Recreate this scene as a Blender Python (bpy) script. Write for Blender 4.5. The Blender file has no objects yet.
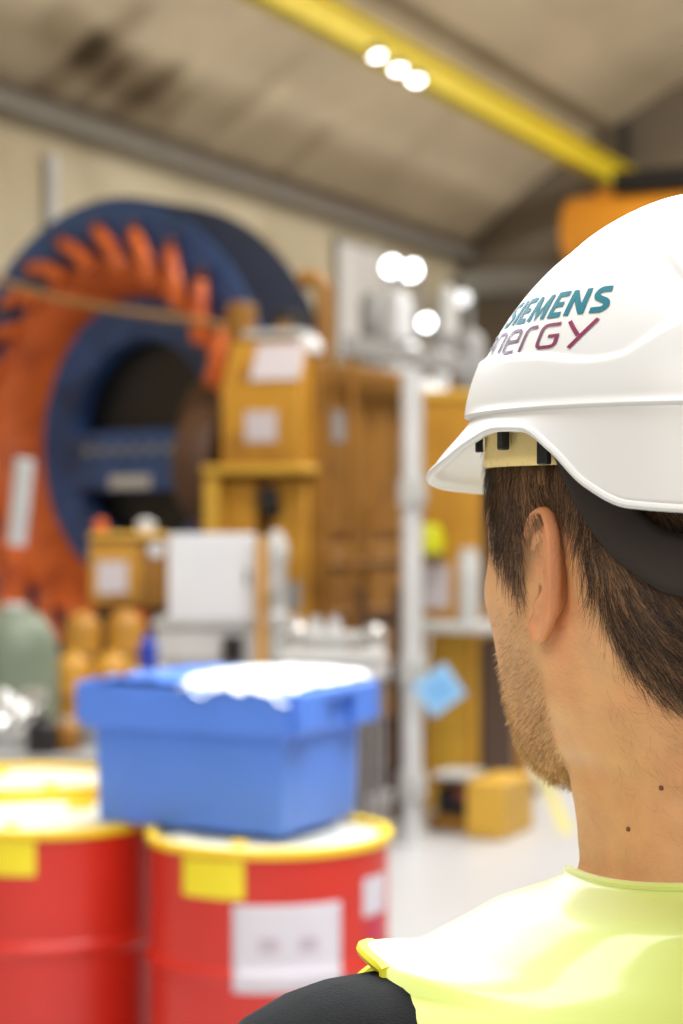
import bpy, bmesh, math, random
from math import sin, cos, pi, radians as R, sqrt, exp, floor
from mathutils import Vector, Matrix, noise as mnoise
from mathutils.bvhtree import BVHTree

rnd = random.Random(7)
SC = bpy.context.scene
COL = SC.collection
FPX, CX, CY, CAMZ = 1900.0, 341.5, 512.0, 1.65

# ------------------------------------------------------------------ frames
HA = R(25.3)                      # the hall runs 25 degrees to the right of the view
U = Vector((sin(HA), cos(HA), 0)); V = Vector((cos(HA), -sin(HA), 0))
ROT = -HA                         # local x = V (across the hall), local y = U (along the hall)
def H(s, t, z): return U * s + V * t + Vector((0, 0, z))
def at(px, py, D): return Vector(((px - CX) / FPX * D, D, CAMZ + (CY - py) / FPX * D))
def zat(py, D): return CAMZ + (CY - py) / FPX * D
def xat(px, D): return (px - CX) / FPX * D

# ------------------------------------------------------------------ materials
def s2l(c):
    return tuple(((v / 12.92) if v <= .04045 else ((v + .055) / 1.055) ** 2.4) for v in c)
def rgb(r, g, b): return s2l((r / 255, g / 255, b / 255)) + (1,)
MATS = {}
def mat(name, col, rough=.5, metal=0., var=.12, scale=6., bump=0., bscale=60., spec=.5, sheen=0., emit=None, estr=0., coat=0., trans=0., sss=0., dirt=None, dirtscale=2.):
    if name in MATS: return MATS[name]
    m = bpy.data.materials.new(name); m.use_nodes = True
    nt = m.node_tree; b = nt.nodes['Principled BSDF']
    b.inputs['Roughness'].default_value = rough; b.inputs['Metallic'].default_value = metal
    b.inputs['Specular IOR Level'].default_value = spec
    if coat: b.inputs['Coat Weight'].default_value = coat; b.inputs['Coat Roughness'].default_value = .15
    if sheen: b.inputs['Sheen Weight'].default_value = sheen
    if sss:
        b.inputs['Subsurface Weight'].default_value = sss; b.inputs['Subsurface Radius'].default_value = (1, .35, .2); b.inputs['Subsurface Scale'].default_value = .006
    if trans: b.inputs['Transmission Weight'].default_value = trans
    tc = nt.nodes.new('ShaderNodeTexCoord')
    nz = nt.nodes.new('ShaderNodeTexNoise'); nz.inputs['Scale'].default_value = scale; nz.inputs['Detail'].default_value = 5
    nt.links.new(tc.outputs['Object'], nz.inputs['Vector'])
    rp = nt.nodes.new('ShaderNodeValToRGB'); e = rp.color_ramp.elements
    e[0].position = .3; e[1].position = .7
    e[0].color = tuple(c * (1 - var) for c in col[:3]) + (1,); e[1].color = tuple(min(1, c * (1 + var)) for c in col[:3]) + (1,)
    nt.links.new(nz.outputs['Fac'], rp.inputs['Fac'])
    out = rp.outputs['Color']
    if dirt:
        n2 = nt.nodes.new('ShaderNodeTexNoise'); n2.inputs['Scale'].default_value = dirtscale; n2.inputs['Detail'].default_value = 6
        nt.links.new(tc.outputs['Object'], n2.inputs['Vector'])
        r2 = nt.nodes.new('ShaderNodeValToRGB'); r2.color_ramp.elements[0].position = .5; r2.color_ramp.elements[1].position = .72
        nt.links.new(n2.outputs['Fac'], r2.inputs['Fac'])
        mx = nt.nodes.new('ShaderNodeMix'); mx.data_type = 'RGBA'
        nt.links.new(r2.outputs['Color'], mx.inputs['Factor']); nt.links.new(out, mx.inputs[6]); mx.inputs[7].default_value = dirt
        out = mx.outputs[2]
    nt.links.new(out, b.inputs['Base Color'])
    if bump:
        n3 = nt.nodes.new('ShaderNodeTexNoise'); n3.inputs['Scale'].default_value = bscale; n3.inputs['Detail'].default_value = 4
        nt.links.new(tc.outputs['Object'], n3.inputs['Vector'])
        bp = nt.nodes.new('ShaderNodeBump'); bp.inputs['Strength'].default_value = bump; bp.inputs['Distance'].default_value = .01
        nt.links.new(n3.outputs['Fac'], bp.inputs['Height']); nt.links.new(bp.outputs['Normal'], b.inputs['Normal'])
    if emit:
        b.inputs['Emission Color'].default_value = emit; b.inputs['Emission Strength'].default_value = estr
    MATS[name] = m
    return m
def mat_attr(name, attr, rough=.5, sss=0., spec=.5, bump=0., bscale=60., var=.0, vscale=30.):
    m = mat(name, (.5, .5, .5, 1), rough, 0, 0, 5, bump, bscale, spec, sss=sss)
    nt = m.node_tree; b = nt.nodes['Principled BSDF']
    a = nt.nodes.new('ShaderNodeVertexColor'); a.layer_name = attr
    tc = nt.nodes.new('ShaderNodeTexCoord'); nz = nt.nodes.new('ShaderNodeTexNoise'); nz.inputs['Scale'].default_value = vscale; nz.inputs['Detail'].default_value = 6
    nt.links.new(tc.outputs['Object'], nz.inputs['Vector'])
    mr = nt.nodes.new('ShaderNodeMapRange'); mr.inputs['From Min'].default_value = .3; mr.inputs['From Max'].default_value = .7
    mr.inputs['To Min'].default_value = 1 - var; mr.inputs['To Max'].default_value = 1 + var
    nt.links.new(nz.outputs['Fac'], mr.inputs['Value'])
    mul = nt.nodes.new('ShaderNodeMix'); mul.data_type = 'RGBA'; mul.blend_type = 'MULTIPLY'; mul.inputs['Factor'].default_value = 1
    nt.links.new(a.outputs['Color'], mul.inputs[6]); nt.links.new(mr.outputs['Result'], mul.inputs[7])
    nt.links.new(mul.outputs[2], b.inputs['Base Color'])
    return m

# ------------------------------------------------------------------ mesh builder
class MB:
    def __init__(s): s.v = []; s.f = []; s.c = None
    def add(s, vs, fs):
        o = len(s.v); s.v += [Vector(p) for p in vs]; s.f += [tuple(i + o for i in f) for f in fs]; return s
    def box(s, c, d, rz=0.):
        x, y, z = d[0] / 2, d[1] / 2, d[2] / 2; c = Vector(c); M = Matrix.Rotation(rz, 3, 'Z')
        vs = [c + M @ Vector((a * x, b * y, e * z)) for e in (-1, 1) for a, b in ((-1, -1), (1, -1), (1, 1), (-1, 1))]
        return s.add(vs, [(3, 2, 1, 0), (4, 5, 6, 7), (0, 1, 5, 4), (1, 2, 6, 5), (2, 3, 7, 6), (3, 0, 4, 7)])
    def tube(s, pts, rad, n=12, closed=False, flat=None):
        pts = [Vector(p) for p in pts]; k = len(pts)
        rad = [rad] * k if not isinstance(rad, (list, tuple)) else rad
        vs = []; fs = []; up = None
        for i in range(k):
            if closed: t = pts[(i + 1) % k] - pts[i - 1]
            else: t = pts[min(i + 1, k - 1)] - pts[max(i - 1, 0)]
            t.normalize()
            if up is None:
                up = Vector((0, 0, 1)) if abs(t.z) < .9 else Vector((0, 1, 0))
            a = up - t * up.dot(t); a.normalize(); up = a; b = t.cross(a)
            for j in range(n):
                w = 2 * pi * j / n
                vs.append(pts[i] + (a * cos(w) + b * sin(w) * (flat or 1)) * rad[i])
        m = k if closed else k - 1
        for i in range(m):
            for j in range(n):
                fs.append((i * n + j, i * n + (j + 1) % n, ((i + 1) % k) * n + (j + 1) % n, ((i + 1) % k) * n + j))
        if not closed:
            fs.append(tuple(range(n - 1, -1, -1))); fs.append(tuple((k - 1) * n + j for j in range(n)))
        return s.add(vs, fs)
    def lathe(s, prof, n=48, M=None, closed=False):
        """prof: list of (r, z) around the local z axis"""
        vs = []; fs = []; k = len(prof)
        for r, z in prof:
            for j in range(n):
                w = 2 * pi * j / n; p = Vector((r * cos(w), r * sin(w), z)); vs.append(M @ p if M else p)
        for i in range(k if closed else k - 1):
            i2 = (i + 1) % k
            for j in range(n):
                fs.append((i * n + j, i * n + (j + 1) % n, i2 * n + (j + 1) % n, i2 * n + j))
        if not closed:
            if prof[0][0] > 1e-4: fs.append(tuple(range(n - 1, -1, -1)))
            if prof[-1][0] > 1e-4: fs.append(tuple((k - 1) * n + j for j in range(n)))
        return s.add(vs, fs)
    def prism(s, poly, z0, z1, M=None):
        n = len(poly); vs = [Vector((x, y, z0)) for x, y in poly] + [Vector((x, y, z1)) for x, y in poly]
        if M: vs = [M @ p for p in vs]
        return s.add(vs, [tuple(range(n - 1, -1, -1)), tuple(range(n, 2 * n))] + [(i, (i + 1) % n, n + (i + 1) % n, n + i) for i in range(n)])
    def grid(s, rows, wrap=False):
        k = len(rows); n = len(rows[0]); fs = []
        for i in range(k - 1):
            for j in range(n if wrap else n - 1):
                fs.append((i * n + j, i * n + (j + 1) % n, (i + 1) * n + (j + 1) % n, (i + 1) * n + j))
        return s.add([p for r in rows for p in r], fs)
    def build(s, name, m, parent=None, smooth=True, bevel=0., solid=0., soloff=-1., sub=0, fix=True, cols=None, cname='col', angle=35, weld=False):
        me = bpy.data.meshes.new(name); me.from_pydata([tuple(p) for p in s.v], [], s.f)
        if fix:
            bm = bmesh.new(); bm.from_mesh(me)
            if weld: bmesh.ops.remove_doubles(bm, verts=bm.verts[:], dist=1e-5)
            bmesh.ops.recalc_face_normals(bm, faces=bm.faces[:]); bm.to_mesh(me); bm.free()
        if cols:
            a = me.color_attributes.new(cname, 'FLOAT_COLOR', 'POINT')
            for i, c in enumerate(cols): a.data[i].color = c
        o = bpy.data.objects.new(name, me); COL.objects.link(o)
        for mm in (m if isinstance(m, (list, tuple)) else [m]): me.materials.append(mm)
        if smooth:
            for p in me.polygons: p.use_smooth = True
            if angle < 180 and hasattr(me, 'set_sharp_from_angle'): me.set_sharp_from_angle(angle=R(angle))
        if bevel:
            b = o.modifiers.new('bevel', 'BEVEL'); b.width = bevel; b.segments = 3; b.limit_method = 'ANGLE'; b.angle_limit = R(40)
        if solid:
            sd = o.modifiers.new('solid', 'SOLIDIFY'); sd.thickness = solid; sd.offset = soloff
        if sub:
            sb = o.modifiers.new('sub', 'SUBSURF'); sb.levels = sub; sb.render_levels = sub
        if parent: o.parent = parent
        return o
def tag(o, label=None, cat=None, group=None, kind=None):
    if label: o['label'] = label
    if cat: o['category'] = cat
    if group: o['group'] = group
    if kind: o['kind'] = kind
    return o
def thing(name, label, cat, loc=(0, 0, 0), rz=0., group=None):
    o = bpy.data.objects.new(name, None); COL.objects.link(o); o.location = loc; o.rotation_euler = (0, 0, rz)
    o.empty_display_size = .1
    return tag(o, label, cat, group)
def struct(o): o['kind'] = 'structure'; return o
def copy_thing(o, parent=None):
    c = o.copy(); COL.objects.link(c); c.parent = parent
    for ch in [x for x in list(bpy.data.objects) if x.parent == o]: copy_thing(ch, c)
    return c
def lerp(a, b, t): return a + (b - a) * t
def interp(x, tab):
    if x <= tab[0][0]: return tab[0][1]
    for (x0, y0), (x1, y1) in zip(tab, tab[1:]):
        if x <= x1:
            t = (x - x0) / (x1 - x0); t = t * t * (3 - 2 * t); return lerp(y0, y1, t)
    return tab[-1][1]
def pch(x, tab):
    """monotone cubic through the table"""
    n = len(tab)
    if x <= tab[0][0]: return tab[0][1]
    if x >= tab[-1][0]: return tab[-1][1]
    hs = [tab[i + 1][0] - tab[i][0] for i in range(n - 1)]; ds = [(tab[i + 1][1] - tab[i][1]) / hs[i] for i in range(n - 1)]
    m = [ds[0]] + [0 if ds[i - 1] * ds[i] <= 0 else 2 * ds[i - 1] * ds[i] / (ds[i - 1] + ds[i]) for i in range(1, n - 1)] + [ds[-1]]
    i = max(k for k in range(n - 1) if tab[k][0] <= x); t = (x - tab[i][0]) / hs[i]
    return (2 * t ** 3 - 3 * t * t + 1) * tab[i][1] + (t ** 3 - 2 * t * t + t) * hs[i] * m[i] + (3 * t * t - 2 * t ** 3) * tab[i + 1][1] + (t ** 3 - t * t) * hs[i] * m[i + 1]
def lin(x, tab):
    if x <= tab[0][0]: return tab[0][1]
    for (x0, y0), (x1, y1) in zip(tab, tab[1:]):
        if x <= x1: return lerp(y0, y1, (x - x0) / (x1 - x0))
    return tab[-1][1]
def sstep(a, b, x):
    t = min(1, max(0, (x - a) / (b - a))); return t * t * (3 - 2 * t)
def fit_quarter(name, poly): return poly

# ------------------------------------------------------------------ palette
OCHRE = mat('ochre_paint', rgb(196, 142, 46), .45, var=.10, dirt=rgb(150, 100, 34), dirtscale=3)
OCHRE2 = mat('ochre_brown_shade_paint', rgb(152, 104, 32), .5, var=.12, dirt=rgb(112, 76, 26), dirtscale=3)  # brown ochre, also the painted shade on the tall machine's right side
OCHRE3 = mat('ochre_light_paint', rgb(212, 166, 60), .45, var=.08)
BROWN = mat('dark_brown_steel', rgb(78, 48, 24), .6, var=.2)
BLUEP = mat('rotor_blue_paint', rgb(50, 82, 136), .5, var=.15, dirt=rgb(32, 50, 84), dirtscale=2)
BLUED = mat('rotor_dark_blue_paint', rgb(19, 25, 42), .85, spec=.2, var=.15)
ORANGE = mat('orange_paint', rgb(218, 106, 42), .5, var=.12, dirt=rgb(166, 66, 30), dirtscale=4)
ORTIP = mat('orange_brown_tip', rgb(96, 44, 26), .6, var=.15)
BLACK = mat('black_plastic', rgb(24, 24, 26), .45, var=.1)
DARK = mat('dark_steel', rgb(62, 60, 60), .5, metal=.3, var=.15)
GREY = mat('grey_paint', rgb(150, 150, 150), .5, var=.08)
LGREY = mat('light_grey_paint', rgb(196, 196, 194), .45, var=.06)
WHITE = mat('white_paint', rgb(216, 218, 222), .4, var=.03)
PAPER = mat('white_paper', rgb(204, 196, 201), .7, var=.03)
ALU = mat('aluminium', rgb(214, 214, 214), .4, metal=.15, var=.06)
SILVER = mat('crumpled_silver', rgb(214, 214, 212), .3, metal=.7, var=.1)
YEL = mat('crane_yellow_paint', rgb(216, 192, 32), .5, var=.08)
SAGE = mat('sage_green_paint', rgb(112, 122, 104), .5, var=.08)
DRED = mat('drum_red_paint', rgb(196, 38, 20), .42, var=.05, coat=.1)
DYEL = mat('drum_yellow_paint', rgb(238, 200, 36), .4, var=.06)
DTOP = mat('drum_lid_paint', rgb(226, 222, 206), .35, var=.06)
LABY = mat('yellow_sticker', rgb(232, 210, 30), .5, var=.04)
INK = mat('faded_ink', rgb(182, 166, 173), .7, var=.03)
BOXB = mat('blue_box_plastic', rgb(80, 124, 212), .45, var=.04, bump=.03)
BLUEC = mat('blue_plastic', rgb(36, 60, 170), .4, var=.06)
CYANP = mat('pale_blue_card', rgb(150, 198, 236), .6, var=.04)
LIME = mat('lime_lamp_plastic', rgb(214, 214, 20), .35, var=.04)
LAMP = mat('lamp_glow', rgb(240, 244, 255), .4, emit=(.93, .96, 1, 1), estr=9)
LAMP2 = mat('lamp_glow_soft', rgb(240, 244, 255), .4, emit=(.95, .97, 1, 1), estr=1.1)

# ================================================================== SETTING
PROF = [(-10, 3.65), (-9, 4.45), (-8, 5.12), (-7, 5.65), (-6, 6.05), (-4, 6.6), (-2, 6.9), (0, 7.0), (2, 6.9), (4, 6.6), (6, 6.05), (7, 5.65), (8, 5.12), (9, 4.45), (10, 3.65)]
def ceil_h(t): return lin(t, PROF)
S0, S1 = -9.0, 25.0
def ray_ceiling(px, py):
    """where the line of sight through a photo point meets the ceiling: (s, t)"""
    d = Vector(((px - CX) / FPX, 1, (CY - py) / FPX)); lo, hi = 1., 60.
    def below(k):
        p = d * k; return p.z < ceil_h(p.dot(V))
    for _ in range(60):
        m = (lo + hi) / 2
        if below(m): lo = m
        else: hi = m
    p = d * lo; return p.dot(U), p.dot(V)
stain_shades = []      # (s0,t0,s1,t1,width,amount) strokes of old damp, joints and painted far-end shade on the concrete
def stain_shade(a, b, w, amt):
    s0, t0 = ray_ceiling(*a); s1, t1 = ray_ceiling(*b); stain_shades.append((s0, t0, s1, t1, w, amt * .85))
stain_shade((20, 108), (128, 22), .26, -.42); stain_shade((50, 125), (110, 70), .22, -.40); stain_shade((95, 130), (165, 78), .24, -.40)
stain_shade((52, 18), (95, 48), .2, -.38); stain_shade((85, 52), (175, 102), .22, -.36); stain_shade((118, 78), (160, 130), .2, -.2)
stain_shade((198, 168), (280, 92), .14, .24); stain_shade((268, 186), (318, 138), .2, -.26); stain_shade((228, 120), (300, 55), .16, -.16)
stain_shade((40, 120), (70, 95), .14, .16); stain_shade((330, 215), (420, 150), .12, -.12); stain_shade((380, 232), (450, 180), .4, .05)
stain_shade((480, 252), (585, 172), .55, -.45); stain_shade((500, 262), (600, 182), .4, -.45); stain_shade((455, 262), (560, 185), .3, -.15)  # these strokes paint the shadow zone by the far wall into the concrete
def segd(px, py, a):
    x0, y0, x1, y1 = a[:4]; dx, dy = x1 - x0, y1 - y0; L = dx * dx + dy * dy
    k = min(1, max(0, ((px - x0) * dx + (py - y0) * dy) / max(L, 1e-6)))
    return sqrt((px - x0 - dx * k) ** 2 + (py - y0 - dy * k) ** 2)
def make_ceiling():
    ts = []
    for i in range(321):
        ts.append(-10 + 20 * i / 320)
    ns = 240; rows = []; cols = []
    base = Vector(rgb(204, 188, 160)[:3])
    for i in range(ns + 1):
        s = S0 + (S1 - S0) * i / ns; row = []
        for t in ts:
            row.append(H(s, t, ceil_h(t) + CAMZ))
            k = 1 + .14 * mnoise.noise(Vector((s * .5, t * .5, 0))) + .08 * mnoise.noise(Vector((s * 2.2, t * 2.2, 3)))
            if t < -2:
                for a in stain_shades:
                    d = segd(s, t, a) + .05 * mnoise.noise(Vector((s * 3, t * 3, 9)))
                    k += a[5] * (1 - sstep(a[4] * .5, a[4] * 1.25, d))
            if -7.90 < t < -7.74: k -= .5                                  # dark joint along the vault
            k = max(.12, k); c = Vector((base.x * k, base.y * (k ** 1.12 if k < 1 else k), base.z * (k ** 1.3 if k < 1 else k))); cols.append((c.x, c.y, c.z, 1))
        rows.append(row)
    m = MB().grid(rows)
    return m.build('ceiling', mat_attr('vault_concrete', 'col', .9, bump=.25, bscale=9, var=.05, vscale=3), cols=cols, fix=True, angle=180)
struct(make_ceiling())
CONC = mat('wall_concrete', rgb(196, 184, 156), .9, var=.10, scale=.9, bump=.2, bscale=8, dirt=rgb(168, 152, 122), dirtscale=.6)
CONCD = mat('end_wall_shaded_concrete', rgb(122, 110, 94), .9, var=.12, scale=.8, bump=.2, bscale=8)  # darker than the side walls: the unlit far end is put into the colour
FLOOR = mat('floor_coating', rgb(196, 196, 199), .35, var=.04, scale=.7, dirt=rgb(196, 194, 192), dirtscale=.5)
def slab(name, s0, s1, t0, t1, z0, z1, m):
    b = MB(); b.box((0, 0, 0), (t1 - t0, s1 - s0, z1 - z0)); o = b.build(name, m, smooth=False)
    o.location = H((s0 + s1) / 2, (t0 + t1) / 2, (z0 + z1) / 2); o.rotation_euler = (0, 0, ROT); return struct(o)
slab('floor', S0, S1 + .2, -10.2, 10.2, -.2, 0, FLOOR)
slab('wall_left', S0, S1 + .2, -10.25, -10, 0, 3.66 + CAMZ, CONC)
slab('wall_right', S0, S1 + .2, 10, 10.25, 0, 3.66 + CAMZ, CONC)
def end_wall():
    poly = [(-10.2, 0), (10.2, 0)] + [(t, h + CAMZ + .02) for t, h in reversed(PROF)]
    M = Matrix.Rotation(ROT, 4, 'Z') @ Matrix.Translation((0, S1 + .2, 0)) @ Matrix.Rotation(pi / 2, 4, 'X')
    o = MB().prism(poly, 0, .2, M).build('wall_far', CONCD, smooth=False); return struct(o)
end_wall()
slab('trim_1', S0, S1, -10, -9.74, 3.56 + CAMZ, 3.74 + CAMZ, mat('ledge_concrete', rgb(156, 151, 144), .8, var=.08))
# yellow marking line on the floor
b = MB(); p0, p1 = Vector((1.27, 12.1, 0)), Vector((1.16, 9.75, 0)); d = (p1 - p0).normalized(); n = Vector((-d.y, d.x, 0)) * .038
b.add([p0 - n, p0 + n, p1 + n, p1 - n, p0 - n + Vector((0, 0, .002)), p0 + n + Vector((0, 0, .002)), p1 + n + Vector((0, 0, .002)), p1 - n + Vector((0, 0, .002))], [(0, 1, 2, 3), (4, 7, 6, 5), (0, 4, 5, 1), (1, 5, 6, 2), (2, 6, 7, 3), (3, 7, 4, 0)])
struct(b.build('trim_2', mat('floor_marking', rgb(212, 204, 132), .5, var=.05), smooth=False))

# crane runway beam and its lamps
beam = thing('crane_beam', 'long yellow steel crane beam running under the vaulted concrete ceiling', 'crane beam', H(2, -7.5, 4.32 + CAMZ), ROT)
b = MB(); L = S1 - 2 - .05
b.box((0, L / 2, .015), (.2, L, .03)); b.box((0, L / 2, .315), (.2, L, .03)); b.box((0, L / 2, .165), (.05, L, .28))
b.build('girder', YEL, beam, smooth=False)
for y in (2.0, L - .12):
    b = MB(); b.box((0, y, .63), (.1, .12, .6)); b.build('hanger', DARK, beam, smooth=False)
for i, (px, py, w) in enumerate(((376, 52, 'nearest'), (398, 66, 'middle'), (416, 77, 'farthest'))):
    x = (px - CX) / FPX; D = -7.42 / (x * cos(HA) - sin(HA)); p = at(px, py, D)
    l = thing('beam_lamp', f'bright round lamp under the yellow crane beam, {w} of the three', 'lamp', p, ROT, 'lamps on the crane beam')
    b = MB(); b.lathe([(.001, -.07), (.05, -.062), (.075, -.03), (.08, 0)], 24); b.build('bulb', LAMP, l)
    b = MB(); b.lathe([(.1, -.02), (.1, .01), (.05, .07), (.02, .08)], 24); b.build('housing', DARK, l)

# ================================================================== CLUTTER ON THE WALLS
o = MB(); o.tube([(0, 0, 0), (0, 0, 4.95)], .06, 16); o.box((0, -.0, 4.0), (.16, .1, .06)); o.box((0, 0, 2.4), (.16, .1, .06))
c = o.build('wall_pipe', LGREY); xx = (52 - CX) / FPX; Dw = -9.93 / (xx * cos(HA) - sin(HA)); c.location = (xx * Dw, Dw, 0); c.rotation_euler = (0, 0, ROT)
tag(c, 'pale grey vertical pipe fixed to the beige wall above the blue rotor', 'pipe')
def wallpt(px, off=.06):
    x = (px - CX) / FPX; D = -(10 - off) / (x * cos(HA) - sin(HA)); return x * D, D
x0, D0 = wallpt(336, .06); x1, D1 = wallpt(402, .06); Lw = sqrt((x1 - x0) ** 2 + (D1 - D0) ** 2)
pn = thing('wall_sheet', 'big white sheet hung on the wall behind the ochre machine', 'sheet', ((x0 + x1) / 2, (D0 + D1) / 2, 3.55), ROT)
rows = []
for i in range(13):
    z = i / 12 * 1.42; rows.append([Vector((.03 * sin(j * .9 + i * .2) * (1 - .5 * z / 1.42) + .01, -Lw / 2 + Lw * j / 24, z)) for j in range(25)])
MB().grid(rows).build('cloth', mat('white_sheet_cloth', rgb(226, 224, 222), .7, var=.04), pn, solid=.01)
b = MB(); b.tube([(.0, -Lw / 2 - .05, 1.42), (.0, Lw / 2 + .05, 1.42)], .025, 12); b.build('rail', GREY, pn)

# ================================================================== BLUE ROTOR
RD = 14.0; RC = at(104, 442, RD); beta = R(42)
rot = thing('turbine_rotor', 'huge blue wheel-shaped generator end with a ring of orange curled coils', 'generator', (RC.x, RC.y, 0), 0)
RM = Matrix.Translation((0, 0, RC.z)) @ Matrix.Rotation(-beta, 4, 'Z') @ Matrix.Rotation(pi / 2, 4, 'X')   # local z = face normal, y up, x to viewer's right
RO = 1.80
b = MB(); b.lathe([(RO - .02, 0), (RO, -.03), (RO, -.60), (RO - .03, -.64), (1.12, -.66), (1.10, -.62), (1.62, -.54), (1.66, -.03), (1.68, 0)], 96, RM, closed=True)
b.build('outer_casing', BLUED, rot)
b = MB(); b.lathe([(1.30, -.14), (1.33, -.05), (1.50, .0), (RO - .02, .012), (RO - .02, -.03), (1.30, -.17)], 96, RM, closed=True); b.build('face_ring', BLUEP, rot)
b = MB(); b.lathe([(1.09, -.34), (1.11, -.26), (1.16, -.1), (1.26, .02), (1.32, .05), (1.34, .0), (1.28, -.12), (1.11, -.36)], 96, RM, closed=True); b.build('coil_ring', ORANGE, rot)
NF = 24
for k in range(NF):
    w0 = 2 * pi * k / NF + .05; b = MB(); pts = []; rr = []
    for i in range(9):
        q = i / 8; r = lerp(1.28, 1.55, q); w = w0 + .10 * q + .13 * q * q
        pts.append(RM @ Vector((r * cos(w), r * sin(w), .05 + .05 * sin(q * pi)))); rr.append(lerp(.075, .050, q))
    b.tube(pts, rr, 10); f = b.build('coil_finger', ORANGE, rot)
    b = MB(); w = w0 + .225; b.tube([RM @ Vector((r * cos(w + d), r * sin(w + d), .055)) for r, d in ((1.53, -.012), (1.565, 0), (1.615, .012))], [.053, .058, .04], 10)
    b.build('finger_tip', ORTIP, f)
b = MB(); b.lathe([(.77, -.45), (.79, -.36), (1.08, -.31), (1.13, -.34), (1.13, -.5), (.77, -.5)], 96, RM, closed=True); b.build('inner_disc', BLUEP, rot)
b = MB(); b.lathe([(.001, -.57), (1.08, -.57), (1.08, -.59), (.001, -.59)], 64, RM); b.build('bore_shade', BLACK, rot)  # black plate puts the darkness inside the open bore into the colour
b = MB()
bar = [(-.81, -.36), (.81, -.36), (.81, .10), (-.81, .10)]; b.prism(bar, -.45, -.32, RM); b.build('cross_bar', BLUEP, rot, smooth=False, bevel=.02)
b = MB(); b.prism([(-.30, -.34), (.16, -.34), (.16, -.24), (-.30, -.24)], -.32, -.312, RM); b.build('name_plate', LGREY, rot, smooth=False)
for k in range(7):
    b = MB(); M = RM @ Matrix.Translation((-.54 + k * .18, -.05, -.32)); b.lathe([(.04, 0), (.04, .03), (.001, .032)], 6, M); b.build('bolt', GREY, rot)
b = MB(); b.lathe([(.3, -.42), (.42, -.36), (.52, -.1), (.52, .0), (.42, .03), (.10, .05)], 48, RM @ Matrix.Translation((1.28, -.04, 0))); b.build('shaft_cover', BROWN, rot)
for sx in (-1, 1):
    b = MB(); M = Matrix.Translation((0, 0, 0)) @ Matrix.Rotation(-beta, 4, 'Z')
    vs = [M @ Vector((sx * x, y, z)) for y in (-.02, .6) for x, z in ((.35, 0), (1.35, 0), (1.35, .5), (1.2, .80), (.75, .48), (.35, .42))]
    n = 6; b.add(vs, [tuple(range(n - 1, -1, -1)), tuple(range(n, 2 * n))] + [(i, (i + 1) % n, n + (i + 1) % n, n + i) for i in range(n)])
    b.build('cradle', DARK, rot, smooth=False)
# rope sling across the rotor
b = MB(); pts = [at(px, py, D) for px, py, D in ((-14, 277, 12.6), (28, 290, 12.55), (58, 299, 12.5), (112, 309, 12.4), (160, 316, 12.3), (200, 321, 12.25), (234, 329, 12.2), (262, 336, 12.12))]
tag(b.tube(pts, .022, 8).build('rope_sling', mat('rope', rgb(150, 112, 64), .8, var=.1)), 'thin beige rope stretched across the blue and orange rotor', 'rope')

# red and white pole leaning beside the rotor
pl = thing('barrier_pole', 'leaning pole, white above and orange below, at the far left beside the rotor', 'pole', (0, 0, 0))
pA, pB, pC = at(3, 650, 12.2), at(16, 545, 12.1), at(25, 460, 12.0); pA.z = 0; pA.x = at(-16, 800, 12.3).x
b = MB(); b.tube([pB, pC], .062, 12); b.build('white_section', WHITE, pl)
b = MB(); b.tube([pA, pB], .07, 12); b.build('orange_section', ORANGE, pl)

# ================================================================== OCHRE MACHINE (middle)
om = thing('ochre_machine', 'tall ochre turbine housing with grey labels, standing right of the blue rotor', 'machine', H(10.8 * .88, -5.3 * .88, .198), ROT); om.scale = (.88, .88, .88)
def part(par, name, m, boxes, bevel=.015, smooth=True):
    b = MB()
    for c, d in boxes: b.box(c, d)
    return b.build(name, m, par, smooth=smooth, bevel=bevel)
part(om, 'base_frame', BROWN, [((-.33, .8, .008), (.85, 1.75, .464))])
part(om, 'lower_housing', OCHRE2, [((-.33, .78, .86), (.72, 1.52, 1.25))])
part(om, 'upper_housing', OCHRE2, [((-.31, .78, 2.05), (.68, 1.52, 1.14))])
# stepped front cover with a sloping top
b = MB()
prof = [(-.16, 1.95), (-.16, 2.45), (-.02, 2.74), (.3, 2.76), (.3, 1.95)]
vs = [Vector((x, y, z)) for x in (-.58, -.02) for y, z in prof]; n = 5
b.add(vs, [tuple(range(n - 1, -1, -1)), tuple(range(n, 2 * n))] + [(i, (i + 1) % n, n + (i + 1) % n, n + i) for i in range(n)])
fc = b.build('front_cover', OCHRE, om, bevel=.012)
part(fc, 'paper_label', PAPER, [((-.29, -.165, 2.19), (.22, .01, .19))], 0)
b = MB(); Mx = Matrix.Translation((-.2, -.100, 2.60)) @ Matrix.Rotation(R(-26), 4, 'X')
b.prism([(-.17, -.008), (.17, -.008), (.17, .008), (-.17, .008)], -.13, .13, Mx); b.build('white_plate', PAPER, fc, smooth=False)
part(om, 'cover_flange', OCHRE3, [((-.34, -.0, 1.92), (.72, .42, .06))])
part(om, 'front_door', OCHRE, [((-.52, -.03, 1.15), (.26, .06, 1.4)), ((-.14, -.03, 1.15), (.24, .06, 1.4))])
part(om, 'front_leg', OCHRE3, [((-.66, -.12, .85), (.10, .1, 2.08))])
part(om, 'side_panel', OCHRE2, [((.035, .42, 1.95), (.03, .5, .9)), ((.035, 1.12, 1.95), (.03, .5, .9))])
part(om, 'side_door', OCHRE2, [((.04, .36, .98), (.04, .5, .9)), ((.04, 1.05, .98), (.04, .6, .9))])
b = MB()
for z in (.62, 1.0, 1.32): b.tube([(.07, .05, z), (.07, 1.5, z)], .014, 10)
for y in (.05, .7, 1.5): b.tube([(.07, y, .3), (.07, y, 1.7)], .014, 10)
b.build('pipework', OCHRE2, om)
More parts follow.
